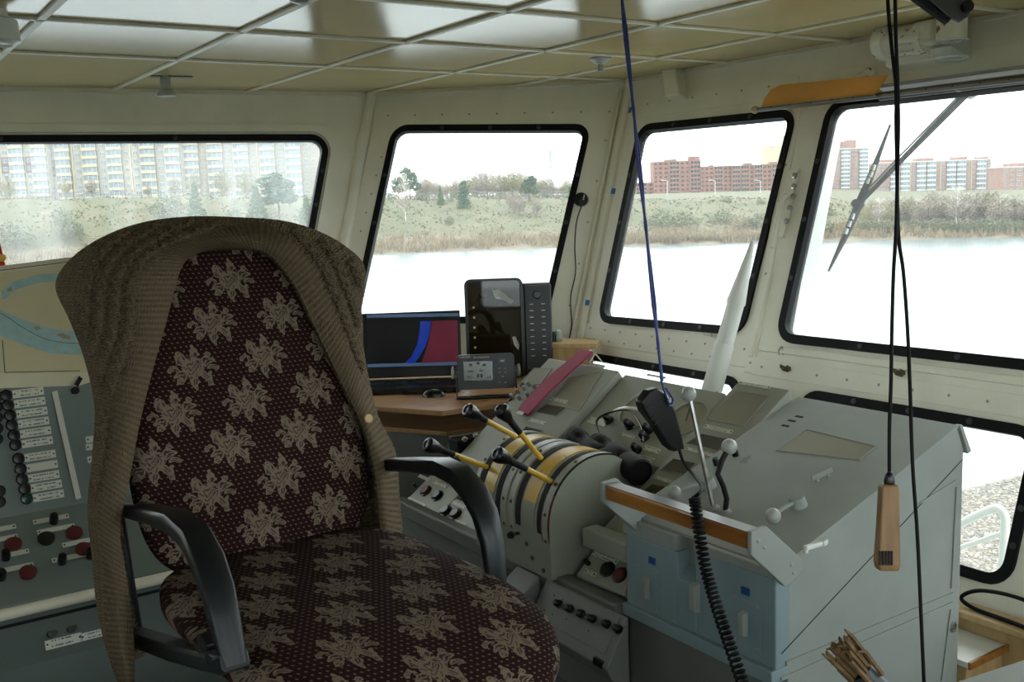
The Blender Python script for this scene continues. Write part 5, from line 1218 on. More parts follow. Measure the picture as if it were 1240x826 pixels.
mb = MB(); p = CH.px(95, 462, .01); mb.obox(p, A3(.008, 0, .012), A3(0, .006, 0), A3(.004, 0, -.004)); obj('clip', mb, M['blackmat'], ct)
# red pennant standing at the picture edge
pg = thing('red_pennant', 'small red cloth pennant at the left picture edge above the chart', 'flag', onY(0, 325, 3.5))
P = []
for j in range(10):
    t = j / 9; z0 = onY(-40, 322 - 35 * t, 3.5); row = []
    for i in range(14): s = i / 13; row.append(onY(-70 + 77 * s * (1 - .0 * t) - (8 * t if i > 10 else 0), 322 - 34 * t, 3.5) + A3(0, .012 * math.sin(s * 9), 0))
    P.append(row)
mb = MB(); mb.grid(P); mb.grid([[p + A3(0, .004, 0) for p in r][::-1] for r in P]); obj('cloth', mb, M['flag'], pg, smooth=True)
mb = MB(); q = onY(-70, 285, 3.5); mb.tube([A3(q[0], q[1], 1.06), q + A3(0, 0, .03)], .006, 8); obj('staff', mb, M['wood'], pg, smooth=True)
mb = MB(); mb.lathe([(.012, 0), (.012, .004), (.0001, .005)], onY(1, 312, 3.5) + A3(0, -.018, 0), (0, -1, 0), 12); obj('badge', mb, M['yellow'], pg)

# ================================================================== lower right: bench, cable, straw bundle
bn = thing('side_bench', 'pale laminate bench with wooden edge behind the steering console', 'bench', (2.7, 1.2, 0))
mb = MB(); mb.box(2.645, 2.845, 1.612, 2.15, .142, .16); obj('bench_top', mb, M['white'], bn, bevel=.002)
mb = MB(); mb.box(2.65, 2.84, 1.62, 2.14, 0, .141); obj('bench_front', mb, M['wood'], bn, bevel=.002)
mb = MB(); mb.box(2.645, 2.847, 1.604, 1.612, .140, .162); obj('edge_strip', mb, M['varnish'], bn)
sl_ = thing('sill_board', 'pale wooden board along the foot of the front wall', 'board', (2.87, 1.2, 0))
mb = MB(); mb.box(2.80, 2.895, .2, 2.12, .215, .235); obj('board', mb, M['wood'], sl_, bevel=.003)
mb = MB(); mb.box(2.85, 2.875, .22, 2.10, .0, .215); obj('riser', mb, M['wood'], sl_)
cbp = [onX(x, y, 2.80) for x, y in ((1260, 786), (1225, 778), (1185, 775), (1168, 768))]
zc_ = .19
mb = MB(); mb.tube(resample([A3(2.86, 1.20, .25), A3(2.86, 1.40, .27), A3(2.86, 1.56, .31), A3(2.86, 1.70, .30), A3(2.85, 1.765, .262), A3(2.84, 1.72, .243), A3(2.83, 1.60, .243), A3(2.82, 1.45, .243), A3(2.83, 1.2, .243)], 50), .0065, 8); tag(obj('power_cable', mb, M['cord'], smooth=True), 'black cable looping over the bench and up the wall', 'cable')
sb = thing('straw_bundle', 'frayed straw bundle tied with grey tape at the bottom edge', 'straw bundle', at(1060, 850, 1.5))
a, b = at(1075, 850, 1.45), at(1030, 800, 1.45); d = unit(b - a)
mb = MB(); mb.tube([a, a + (b - a) * .75], [.022, .020], 14); obj('tape_wrap', mb, M['darkgrey'], sb, smooth=True)
mb = MB()
for k in range(46):
    e = A3(random.gauss(0, .008), random.gauss(0, .008), random.gauss(0, .008)); t0 = a + (b - a) * .6 + e
    mid = b + d * .012 + e * 1.2; tip = mid + d * random.uniform(-.01, .012) + A3(random.gauss(0, .006), random.gauss(0, .006), random.gauss(0, .006)); mb.tube([t0, mid, tip], [.0038, .0034, .0015], 4)
st_ = obj('straw', mb, M['straw'], sb); st_['kind'] = 'stuff'
mb = MB(); mb.tube([a - d * .6, a], [.02, .02], 12); obj('shaft', mb, M['darkgrey'], sb, smooth=True)
a, b = onZ(1140, 830, .78), onZ(1330, 768, .78); d = unit(np.cross(b - a, (0, 0, 1))); d = d if d @ fw < 0 else -d
mb = MB(); mb.prism([a, b, b + d * .4, a + d * .4], (0, 0, -.03)); cc = thing('side_cabinet', 'blue grey cabinet corner at the lower right picture edge', 'cabinet', A3(a[0], a[1], 0)); obj('top', mb, M['grey2'], cc, bevel=.006)
mb = MB(); mb.prism([a + A3(0, 0, -.03) + d * .01, b + A3(0, 0, -.03) + d * .01, b + d * .39 + A3(0, 0, -.03), a + d * .39 + A3(0, 0, -.03)], (0, 0, -.745)); obj('body', mb, M['grey2'], cc, bevel=.006)
# ================================================================== outside: wipers, fin, rail, deck
wp = thing('windscreen_wiper', 'black wiper with slotted blade across the large front window', 'wiper', pxB(1170, 115, -.10))
OFF = -.12
def wb(pts, r, nm, m='blackmat', parent=wp): mb = MB(); mb.tube([pxB(x, y, OFF) for x, y in pts], r, 8); return obj(nm, mb, M[m], parent, smooth=True)
bl = wb([(1078, 151), (1066, 183), (1051, 222), (1040, 248), (1025, 283), (1003, 329)], [.005, .009, .015, .018, .014, .005], 'blade')
for x, y in ((1058, 203), (1055, 211), (1051, 219), (1033, 262), (1029, 271), (1025, 280)):
    p = pxB(x, y, OFF + .014); mb = MB(); d = unit(pxB(x + 3, y - 8, OFF) - pxB(x, y, OFF)); mb.obox(p, d * .012, np.cross(d, NB) * .0045, NB * .006); obj('blade_slot', mb, M['white'], bl)
wb([(1172, 112), (1120, 165), (1040, 247)], [.014, .012, .009], 'arm'); wb([(1163, 114), (1110, 168), (1048, 232)], .004, 'link_rod', 'rod')
mb = MB(); mb.lathe([(.02, -.02), (.024, 0), (.014, .02)], pxB(1038, 247, OFF), NB, 14); obj('blade_hub', mb, M['blackmat'], wp, smooth=35)
mb = MB(); mb.lathe([(.03, -.03), (.03, .05)], pxB(1172, 108, OFF - .02), NB, 14); obj('spindle', mb, M['white'], wp, smooth=35)
a, b = PB(2.885, 1.95, -.05), PB(2.80, .90, -.05); mb = MB(); mb.prism([PB(2.87, 1.95, -.052), PB(2.80, .90, -.052), PB(2.78, .90, -.052), PB(2.85, 1.95, -.052)], NB * -.085); tag(obj('outer_fin', mb, M['white']), 'white vertical fin outside the left edge of the large front window', 'fin')
dk_ = MB(); dk_.box(3.2, 4.6, -1.5, 4.6, -.9, -.8); struct(obj('deck', dk_, M['grey2']))
rl = thing('deck_rail', 'white tubular rail outside the lower front window', 'railing', onX(1214, 705, 3.62))
XR = 3.62
mb = MB(); mb.tube(resample([onX(x, y, XR) for x, y in ((1130, 652), (1168, 632), (1195, 619), (1208, 616), (1216, 624), (1217, 640), (1213, 705))], 40), .017, 10); q = onX(1213, 705, XR); mb.tube([q, A3(q[0], q[1], -.8)], .017, 10); obj('top_rail', mb, M['white'], rl, smooth=True)
mb = MB(); mb.tube([onX(1130, 675, XR), onX(1216, 645, XR)], .010, 8); obj('mid_rail', mb, M['white'], rl, smooth=True)
q = onX(1130, 652, XR); mb = MB(); mb.tube([q, A3(q[0], q[1], -.8)], .017, 10); obj('post', mb, M['white'], rl, smooth=True)

# ================================================================== river, beach, far bank
ZW = -4.45
def horizon(x): return 262 - .035 * x
WL = [(-1200, 372), (-500, 343), (0, 322), (450, 308), (560, 303), (680, 299), (790, 297), (960, 292), (1240, 287), (1900, 262), (2600, 238)]
ZTOP = [(-1200, 5.5), (-500, 5.2), (0, 4.2), (200, 4.0), (420, 2.6), (600, 1.7), (860, .5), (1000, .2), (1080, -1.6), (1240, -2.4), (1900, -2.4), (2600, -2.4)]
azs, rws, zts = [], [], []
for x in range(-1100, 2500, 50):
    yw = float(np.interp(x, [p[0] for p in WL], [p[1] for p in WL])); p = onZ(x, yw, ZW)
    azs.append(math.atan2(p[0], p[1])); rws.append(math.hypot(p[0], p[1])); zts.append(float(np.interp(x, [q[0] for q in ZTOP], [q[1] for q in ZTOP])))
def nz(a, b): return math.sin(a * 1.7 + b * .31) * .5 + math.sin(a * .63 - b * .9 + 1.3) * .5 + .3 * math.sin(a * 4.1 + b * 2.2)
def H(r, az):
    rw = float(np.interp(az, azs, rws)) + 1.2 * nz(az * 60, 0); zt = float(np.interp(az, azs, zts)); d = r - rw
    z = float(np.interp(d, [-30, 0, 2.5, 7, 22, 42, 80, 400, 1500], [ZW - 2, ZW, ZW + .7, ZW + 1.0, ZW + (zt - ZW) * .55, zt - .15, zt, zt + (2.6 if zt > 3 else 0.), zt + 4]))
    if 3 < d < 60: z += .35 * nz(az * 45, d * .25)
    return z
rows_d = [-20, 0, 1.5, 3, 5, 8, 12, 16, 21, 27, 34, 42, 55, 80, 140, 260, 420, 700, 1400]
P = []
AZ = np.linspace(azs[0], azs[-1], 260)
for d in rows_d:
    row = []
    for az in AZ:
        rw = float(np.interp(az, azs, rws)); r = rw + d; row.append(A3(r * math.sin(az), r * math.cos(az), H(r, az)))
    P.append(row)
def bank_mat():
    m, nt, N, L, b = newmat('river_bank_grass'); tc = N.new('ShaderNodeTexCoord'); sp = N.new('ShaderNodeSeparateXYZ'); L.new(tc.outputs['Object'], sp.inputs[0])
    n = N.new('ShaderNodeTexNoise'); n.inputs['Scale'].default_value = .22; n.inputs['Detail'].default_value = 10; n.inputs['Roughness'].default_value = .7; L.new(tc.outputs['Object'], n.inputs['Vector'])
    r = N.new('ShaderNodeValToRGB'); e = r.color_ramp.elements; e[0].position = .36; e[0].color = (0.049, 0.052, 0.020, 1); e[1].position = .66; e[1].color = (0.111, 0.086, 0.049, 1)
    x = r.color_ramp.elements.new(.5); x.color = (0.069, 0.068, 0.028, 1); L.new(n.outputs[0], r.inputs[0])
    n2 = N.new('ShaderNodeTexNoise'); n2.inputs['Scale'].default_value = .5; n2.inputs['Detail'].default_value = 6; L.new(tc.outputs['Object'], n2.inputs['Vector'])
    r2 = N.new('ShaderNodeValToRGB'); r2.color_ramp.elements[0].color = (.085, .066, .043, 1); r2.color_ramp.elements[1].color = (.165, .13, .085, 1); L.new(n2.outputs[0], r2.inputs[0])
    f = mth(N, L, 'ADD', sp.outputs[2], mth(N, L, 'MULTIPLY', n2.outputs[0], 1.6)); mr = N.new('ShaderNodeMapRange'); mr.inputs[1].default_value = -2.6; mr.inputs[2].default_value = -1.7; L.new(f, mr.inputs[0])
    mx = N.new('ShaderNodeMix'); mx.data_type = 'RGBA'; L.new(mr.outputs[0], mx.inputs[0]); L.new(r2.outputs[0], mx.inputs[6]); L.new(r.outputs[0], mx.inputs[7])
    L.new(mx.outputs[2], b.inputs['Base Color']); b.inputs['Roughness'].default_value = .95; return m
mb = MB(); mb.grid(P); struct(obj('river_bank', mb, bank_mat(), smooth=80))
def water_mat():
    m, nt, N, L, b = newmat('pale_river_water'); tc = N.new('ShaderNodeTexCoord'); mp = N.new('ShaderNodeMapping'); mp.inputs['Scale'].default_value = (1, 1, 1); mp.inputs['Rotation'].default_value = (0, 0, .6); L.new(tc.outputs['Object'], mp.inputs[0])
    w = N.new('ShaderNodeTexNoise'); w.inputs['Scale'].default_value = .9; w.inputs['Detail'].default_value = 5; L.new(mp.outputs[0], w.inputs['Vector'])
    bp = N.new('ShaderNodeBump'); bp.inputs['Strength'].default_value = .14; bp.inputs['Distance'].default_value = .2; L.new(w.outputs[0], bp.inputs['Height']); L.new(bp.outputs[0], b.inputs['Normal'])
    b.inputs['Base Color'].default_value = (.105, .13, .135, 1); b.inputs['Roughness'].default_value = .22; b.inputs['IOR'].default_value = 1.5; return m
mb = MB(); mb.add([(-1500, -700, ZW), (2500, -700, ZW), (2500, 2500, ZW), (-1500, 2500, ZW)], [(0, 1, 2, 3)]); struct(obj('river', mb, water_mat()))
# near pebble beach below the bow
M['pebble'] = mat('river_pebbles', (.10, .085, .065), .9, scale=11, col2=(.20, .18, .15), bump=.6, bscale=14)
bp0 = [onZ(x, y, ZW + .06) for x, y in ((1090, 622), (1170, 591), (1240, 574), (1420, 530), (1900, 470))] + [onZ(2500, 900, ZW + .06), A3(6, -12, ZW + .06), A3(4.5, 0, ZW + .06), A3(4.6, 6, ZW + .06)]
mb = MB(); mb.prism(bp0, (0, 0, -.3)); struct(obj('pebble_beach', mb, M['pebble']))
oct_v = [A3(1, 0, 0), A3(-1, 0, 0), A3(0, 1, 0), A3(0, -1, 0), A3(0, 0, 1), A3(0, 0, -1)]
oct_f = [(0, 2, 4), (2, 1, 4), (1, 3, 4), (3, 0, 4), (2, 0, 5), (1, 2, 5), (3, 1, 5), (0, 3, 5)]
stones = [mat('pebble_a', (.18, .155, .12), .9, var=.3, scale=9), mat('pebble_b', (.11, .10, .09), .9, var=.3, scale=9), mat('pebble_c', (.26, .235, .195), .9, var=.3, scale=9), mat('pebble_d', (.15, .115, .08), .9, var=.3, scale=9)]
mb = MB(); rg = random.Random(3); cnt = 0
while cnt < 9500:
    x, y = rg.uniform(1120, 1330), rg.uniform(545, 735)
    if y < 574 + (1240 - x) * .245 + 2: continue
    c = onZ(x, y, ZW + .07); s = rg.uniform(.022, .05); a = rg.uniform(0, 3.14); e1, e2 = A3(math.cos(a), math.sin(a), 0), A3(-math.sin(a), math.cos(a), 0); k1, k2 = rg.uniform(.7, 1.2), rg.uniform(.6, 1.)
    mb.mat(rg.randrange(4)).add([c + s * (v[0] * e1 * k1 + v[1] * e2 * k2 + A3(0, 0, v[2] * .55)) for v in oct_v], oct_f); cnt += 1
tag(obj('pebbles', mb, stones, smooth=80), 'rounded pebbles covering the beach below the bow', 'pebbles', kind='stuff')

# ------------------------------------------------------------------ plants on the bank
M['pine'] = mat('pine_needles', (0.038, 0.089, 0.034), .8, var=.5, scale=1.2); M['pine2'] = mat('young_pine_needles', (0.061, 0.114, 0.030), .8, var=.5, scale=1.2)
M['twig'] = mat('bare_twigs', (.24, .20, .155), .9, var=.35, scale=.8); M['twig2'] = mat('budding_twigs', (0.221, 0.204, 0.093), .9, var=.3, scale=.8)
M['shrub'] = mat('grey_green_shrub', (0.102, 0.117, 0.058), .9, var=.4, scale=.9); M['bark'] = mat('dark_bark', (.09, .07, .05), .9); M['birch'] = mat('birch_bark', (.50, .47, .42), .8, var=.25, scale=3)
M['reed'] = mat('dry_reeds', (0.187, 0.143, 0.082), .9, var=.3, scale=.7)
def crown(seed, n, clumps, leaf):
    rg = random.Random(seed); mb = MB(); wsum = sum(c[4] for c in clumps)
    for cx_, cy_, cz_, r, w, rz in clumps:
        for _ in range(int(n * w / wsum)):
            while True:
                v = A3(rg.uniform(-1, 1), rg.uniform(-1, 1), rg.uniform(-1, 1))
                if .25 < v @ v < 1: break
            p = A3(cx_ + v[0] * r, cy_ + v[1] * r, cz_ + v[2] * rz); a = unit(A3(rg.gauss(0, 1), rg.gauss(0, 1), rg.gauss(0, .7))); b = unit(np.cross(a, (rg.gauss(0, 1), rg.gauss(0, 1), rg.gauss(0, 1)))); s = leaf * rg.uniform(.6, 1.4)
            mb.add([p - a * s - b * s * .45, p + a * s - b * s * .45, p + a * s * .7 + b * s * .45, p - a * s * .7 + b * s * .45], [(0, 1, 2, 3)])
    return mb
def trunk(h, r, seed=1, br=0, z0=.35, up=.7, ln_=.22):
    rg = random.Random(seed); mb = MB(); pts = [A3(.012 * math.sin(k * 2 + seed), .012 * math.cos(k * 1.7 + seed), h * k / 5) for k in range(6)]; mb.tube(pts, [r * (1 - .15 * k) for k in range(6)], 6)
    for k in range(br):
        z = h * rg.uniform(z0, .97); a = rg.uniform(0, 6.28); l = ln_ * (1.2 - z / h) * rg.uniform(.7, 1.3) + .05; p = A3(0, 0, z); q = p + A3(math.cos(a) * l, math.sin(a) * l, l * up); mb.tube([p, (p + q) / 2 + A3(0, 0, -.01), q], [r * .4, r * .3, r * .12], 3)
        for _ in range(4):
            t = p + (q - p) * rg.uniform(.3, 1); e = t + A3(rg.gauss(0, .05), rg.gauss(0, .05), rg.uniform(.01, .09)); mb.tube([t, e], [r * .2, r * .06], 3)
    return mb
KIND = {}
def kind(name, tr, trm, cr, crm): KIND[name] = (mesh_of(tr, name + '_trunk', M[trm]), mesh_of(cr, name + '_crown', M[crm]))
kind('pine', trunk(.95, .022, 2), 'bark', crown(1, 1500, [(0, 0, .62, .26, 1, .22), (.12, .05, .80, .2, .8, .16), (-.14, .04, .45, .2, .8, .14), (.05, -.1, .92, .12, .4, .1), (.16, -.05, .40, .16, .5, .1), (-.1, -.1, .75, .16, .6, .12)], .030), 'pine')
kind('spruce', trunk(.9, .02, 3), 'bark', crown(2, 1300, [(0, 0, .12 + .14 * k, .24 - .036 * k, 1.2 - .15 * k, .11) for k in range(6)] + [(.02, 0, .95, .05, .15, .08)], .028), 'pine2')
kind('darkspruce', trunk(.9, .02, 3), 'bark', crown(5, 1300, [(.03 * math.sin(k * 2), .02, .14 + .14 * k, .25 - .025 * k, 1.2 - .1 * k, .12) for k in range(6)] + [(.02, 0, .95, .09, .25, .08)], .028), 'pine')
kind('birch_tree', trunk(.98, .012, 4, 26, .25, .9, .22), 'birch', crown(3, 700, [(0, 0, .62, .20, 1, .3), (.05, .03, .4, .2, .6, .14)], .015), 'twig')
kind('bare', trunk(.95, .012, 5, 30, .2, 1.1, .26), 'bark', crown(4, 1400, [(0, 0, .22, .2, .6, .18), (0, 0, .62, .23, 1, .32), (.08, .03, .45, .22, .7, .2), (-.08, .03, .5, .2, .7, .2)], .017), 'twig')
kind('budding', trunk(.95, .014, 6, 30, .2, 1.0, .28), 'bark', crown(6, 1200, [(0, 0, .25, .2, .6, .18), (0, 0, .65, .27, 1, .27), (.12, .03, .5, .2, .6, .2), (-.12, .03, .55, .2, .6, .2)], .018), 'twig2')
kind('shrub', trunk(.4, .02, 7), 'bark', crown(7, 900, [(0, 0, .42, .42, 1, .36), (.3, .1, .3, .3, .6, .26), (-.32, .1, .3, .3, .6, .26), (.1, -.1, .6, .25, .4, .25)], .030), 'shrub')
kind('tanshrub', trunk(.4, .02, 8), 'bark', crown(8, 900, [(0, 0, .42, .45, 1, .36), (.35, .1, .3, .3, .6, .26), (-.35, .1, .3, .3, .6, .26)], .026), 'reed')
def ground_hit(x, y):
    r_ = ray(x, y); hx = math.hypot(r_[0], r_[1]); az = math.atan2(r_[0], r_[1]); rw = float(np.interp(az, azs, rws)); d = .5
    while d < 700:
        R_d = rw + d; z = EYE[2] + r_[2] / hx * R_d
        if z <= H(R_d, az): return A3(R_d * math.sin(az), R_d * math.cos(az), H(R_d, az)), R_d
        d += .7 if d < 80 else 6
    return None, None
def plant(k, x, yb, yt, label, group=None, w=1., far=None):
    p, r_ = ground_hit(x, yb) if far is None else (None, None)
    if p is None:
        rr_ = ray(x, yb); az = math.atan2(rr_[0], rr_[1]); rw = float(np.interp(az, azs, rws)); R_d = rw + (far or 60); p = A3(R_d * math.sin(az), R_d * math.cos(az), H(R_d, az))
    dep = float((p - EYE) @ fw); q = EYE + ray(x, yt) * (dep / F_PX); h = max(1., float(q[2] - p[2]))
    nm = {'bare': 'bare_tree', 'budding': 'budding_tree', 'darkspruce': 'conifer', 'spruce': 'conifer', 'pine': 'pine_tree', 'tanshrub': 'dry_shrub'}.get(k, k)
    t = thing(nm, label, 'shrub' if 'shrub' in k else 'tree', p, group)
    rz = random.uniform(0, 6.28)
    for nm2, me in zip(('trunk', 'foliage' if k in ('pine', 'spruce', 'darkspruce', 'shrub', 'tanshrub') else 'twigs'), KIND[k]):
        o_ = link(nm2, me, t); o_.matrix_basis = Matrix.Translation(Vector(tuple(p - A3(0, 0, .05 * h)))) @ Matrix.Rotation(rz, 4, 'Z') @ Matrix.Diagonal((h * w, h * w, h, 1))
    return t
# beyond the side window
plant('shrub', 82, 292, 240, 'olive green bush below the apartment blocks, left of the chair', w=.9); plant('spruce', 238, 265, 219, 'upright green conifer just above the cardigan', w=1.2)
plant('pine', 338, 262, 207, 'broad bluish pine at the right end of the side window', w=1.4); plant('spruce', 312, 264, 222, 'smaller conifer left of the broad bluish pine', w=1.4)
plant('shrub', 205, 262, 228, 'blue green bush left of the upright conifer', w=1.2); plant('shrub', 284, 268, 245, 'low bush between the conifers in the side window', w=1.1); plant('spruce', 372, 270, 235, 'low conifer against the side window frame', w=1.5)
plant('shrub', 20, 300, 262, 'low dull bush near the chart in the side window', w=1.6); plant('tanshrub', 120, 300, 276, 'dry tan bush above the chart', w=1.6)
for x, yb, yt, l in ((12, 240, 212, 'yellow budding tree by the left edge of the side window'), (236, 236, 207, 'yellow budding tree in front of the balconies, behind the upright conifer'), (270, 236, 203, 'tall yellow budding tree in the middle of the side window'), (298, 236, 202, 'reddish budding tree between the yellow tree and the pines'), (80, 236, 214, 'small budding tree above the olive bush')):
    plant('budding', x, yb, yt, l, w=1.1, far=55)
for x, yt in ((112, 214), (212, 212), (180, 222)): plant('bare', x, 237, yt, 'thin bare tree in front of the pale apartment blocks', 'bare trees by the apartment blocks', 1.1, far=60)
# beyond the corner window
plant('pine', 497, 244, 201, 'dark pine at the left of the corner window', w=1.0, far=44); plant('pine', 483, 244, 212, 'lower dark pine half hidden by the window seal', w=1.2, far=46)
plant('birch_tree', 491, 268, 208, 'white-stemmed birch on the slope in front of the pines', w=.9)
plant('spruce', 534, 249, 225, 'small bright green conifer on the bank top', w=1.1); plant('darkspruce', 562, 254, 218, 'dark conifer in the middle of the bank top', w=1.1)
plant('pine', 641, 246, 212, 'round-headed pine among the bare trees', w=1.2, far=40); plant('pine', 694, 246, 225, 'dark pine at the right edge of the corner window', w=1.3)
plant('shrub', 545, 272, 258, 'low green bush on the grassy slope', w=1.1); plant('shrub', 546, 246, 239, 'tiny bush between the two bank-top conifers', w=1.1)
rg = random.Random(11)
for k in range(48):
    x = 508 + k * 4.0 + rg.uniform(-2, 2); yt = 210 - 4 * math.sin(k * .7) + rg.uniform(-3, 4) - (4 if 14 < k < 36 else -6)
    plant(rg.choice(['bare', 'bare', 'budding']), x, 244, yt, 'pale leafless tree in the row lining the bank top, corner window', 'bare trees along the bank top', 1.3, far=rg.uniform(52, 95))
for x, yb, yt in ((630, 262, 228), (622, 258, 226), (650, 262, 236)): plant('bare', x, yb, yt, 'bare sapling on the slope below the round-headed pine', 'bare saplings on the slope', 1.2)
for x in (478, 515, 590, 610, 668, 660): plant('tanshrub', x, 287 + rg.uniform(-5, 5), 276, 'dry tan bush low on the bank in the corner window', 'dry bushes low on the bank', 1.8)
for k in range(22): plant('tanshrub' if k % 3 else 'shrub', 436 + 12.5 * k, 244, (228 if k < 7 else 236) + rg.uniform(-3, 2), 'low dull bush in the hedge along the bank top, corner window', 'hedge bushes on the bank top', 1.8, far=rg.uniform(43, 50))
# beyond the front windows
for x, yb, yt, k, l in ((800, 277, 247, 'shrub', 'dark grey green thicket at the left of the narrow front window'), (828, 276, 250, 'shrub', 'grey thicket behind the blue cord'), (876, 272, 249, 'shrub', 'bright green bush in the middle of the narrow front window'), (895, 278, 252, 'tanshrub', 'tan bush beside the bright green bush'), (916, 275, 253, 'shrub', 'green bush beside the tapered pole tip'), (936, 278, 254, 'tanshrub', 'tan bush at the right edge of the narrow front window'), (880, 246, 235, 'shrub', 'low bush on the bank top in front of the brick block'), (921, 248, 238, 'shrub', 'small dark bush on the bank top at the right'),
                        (992, 282, 256, 'shrub', 'green bush at the left edge of the large front window'), (1020, 282, 258, 'tanshrub', 'dry bush under the wiper blade'), (1000, 262, 246, 'shrub', 'grassy bush on the bank beneath the red tower')):
    plant(k, x, yb, yt, l, w=1.5)
for k in range(14): plant('tanshrub', 785 + 12 * k, 293 - .2 * k, 277 + rg.uniform(-3, 3), 'dry tan reed bush at the water edge', 'reed bushes along the water edge', 2.0)
for k in range(44):
    x = 1046 + k * 4.9 + rg.uniform(-2, 2); kd = rg.choice(['bare', 'bare', 'birch_tree', 'budding']); plant(kd, x, 278 - rg.uniform(0, 10), 234 + rg.uniform(-6, 10) + (8 if k < 5 else 0), {'bare': 'grey leafless tree in the riverside wood behind the cords', 'birch_tree': 'white-stemmed birch in the riverside wood behind the cords', 'budding': 'yellowish budding tree in the riverside wood behind the cords'}[kd], 'bare trees in the riverside wood', 1.25)
plant('birch_tree', 1158, 277, 222, 'tall pale birch standing above the riverside wood', w=1.0)
for x, l in ((1226, 'dark conifer near the right picture edge'),): plant('pine', x, 270, 240, l, w=1.1)
for k in range(12): plant('shrub', 1050 + 17 * k, 280, 262 + rg.uniform(-3, 3), 'low undergrowth bush along the riverside wood', 'undergrowth bushes of the wood', 1.9)
# dry reeds along the shore: one uncountable fringe
mb = MB(); rg = random.Random(5)
for k in range(12000):
    az = rg.uniform(azs[8], azs[-14]); rw = float(np.interp(az, azs, rws)); r_ = rw + abs(rg.gauss(2.0, 3.0)) + .15; z = H(r_, az); p = A3(r_ * math.sin(az), r_ * math.cos(az), z - .05); h = rg.uniform(.35, .95); a = rg.uniform(0, 6.28); e = A3(math.cos(a), math.sin(a), 0) * .10; ln_v = A3(rg.gauss(0, .15), rg.gauss(0, .15), h)
    mb.add([p - e, p + e, p + ln_v + e * .4, p + ln_v - e * .4], [(0, 1, 2, 3)])
tag(obj('dry_reeds', mb, M['reed']), 'fringe of dry tan reeds along the far water edge', 'reeds', kind='stuff')

# rough grass over the slope: one uncountable cover
M['grassdry'] = mat('dry_grass', (.15, .12, .07), .95, var=.3, scale=.6); M['grassgreen'] = mat('spring_grass', (.088, .092, .036), .95, var=.3, scale=.6); M['grassdark'] = mat('dark_weeds', (.075, .072, .04), .95, var=.3, scale=.6)
mb = MB(); rg = random.Random(9)
for k in range(16000):
    az = rg.uniform(azs[8], azs[-14]); rw = float(np.interp(az, azs, rws)); d_ = rg.uniform(6, 46); r_ = rw + d_; g = nz(az * 38, d_ * .16); p = A3(r_ * math.sin(az), r_ * math.cos(az), H(r_, az) - .05); h = rg.uniform(.08, .24); a = rg.uniform(0, 6.28); e = A3(math.cos(a), math.sin(a), 0) * rg.uniform(.08, .22); lv = A3(rg.gauss(0, .1), rg.gauss(0, .1), h)
    mb.mat(1 if g + rg.gauss(0, .35) > .1 else (0 if rg.random() < .8 else 2)).add([p - e, p + e, p + lv + e * .5, p + lv - e * .5], [(0, 1, 2, 3)])
tag(obj('bank_grass', mb, [M['grassdry'], M['grassgreen'], M['grassdark']]), 'rough tan and green grass covering the far river bank', 'grass', kind='stuff')
# ------------------------------------------------------------------ buildings
M['pale'] = mat('pale_concrete', (0.299, 0.277, 0.232), .8, var=.1, scale=.15); M['beige'] = mat('beige_concrete', (0.247, 0.213, 0.165), .8, var=.1, scale=.15); M['maroon'] = mat('maroon_panel', (.14, .085, .08), .8, var=.15, scale=.3)
M['parapet'] = mat('cream_parapet', (0.389, 0.344, 0.247), .7, var=.1, scale=.3); M['pane'] = mat('house_window_glass', (0.136, 0.170, 0.187), .2, var=.4, scale=.25); M['shadefill'] = mat('painted_opening_shade', (.022, .02, .02), .7, var=.4, scale=.3)
M['brick'] = mat('red_brick', (0.207, 0.101, 0.079), .9, var=.2, scale=.25); M['brick2'] = mat('pale_red_brick', (0.255, 0.154, 0.128), .9, var=.15, scale=.2); M['wframe'] = mat('white_window_frame', (0.412, 0.412, 0.397), .6); M['cyan'] = mat('pale_blue_paint', (0.212, 0.357, 0.408), .6); M['mast'] = mat('pale_lattice', (.38, .39, .40), .6, .3)
def winmesh(w, h, frame, pane):
    mb = MB(); mb.mat(0).box(-w / 2, w / 2, -.12, .0, -h / 2, h / 2); mb.mat(1)
    for s in (-1, 1): mb.box(s * w * .235 - w * .205, s * w * .235 + w * .205, -.16, -.121, -h * .42, h * .42)
    return mesh_of(mb, 'window', [M[frame], M[pane]])
def balcmesh(w, h, par, pane):
    mb = MB(); mb.mat(0).box(-w / 2, w / 2, -1.1, 0, -h / 2, -h / 2 + h * .38); mb.mat(1).box(-w / 2 + .1, w / 2 - .1, -.95, 0, -h / 2 + h * .38, h / 2 - .12)
    mb.mat(2)
    for k in range(4): x = -w / 2 + .1 + (w - .2) * k / 3; mb.box(x - .06, x + .06, -1.0, -.9, -h / 2 + h * .38, h / 2 - .12)
    return mesh_of(mb, 'balcony', [M[par], M[pane], M['wframe']])
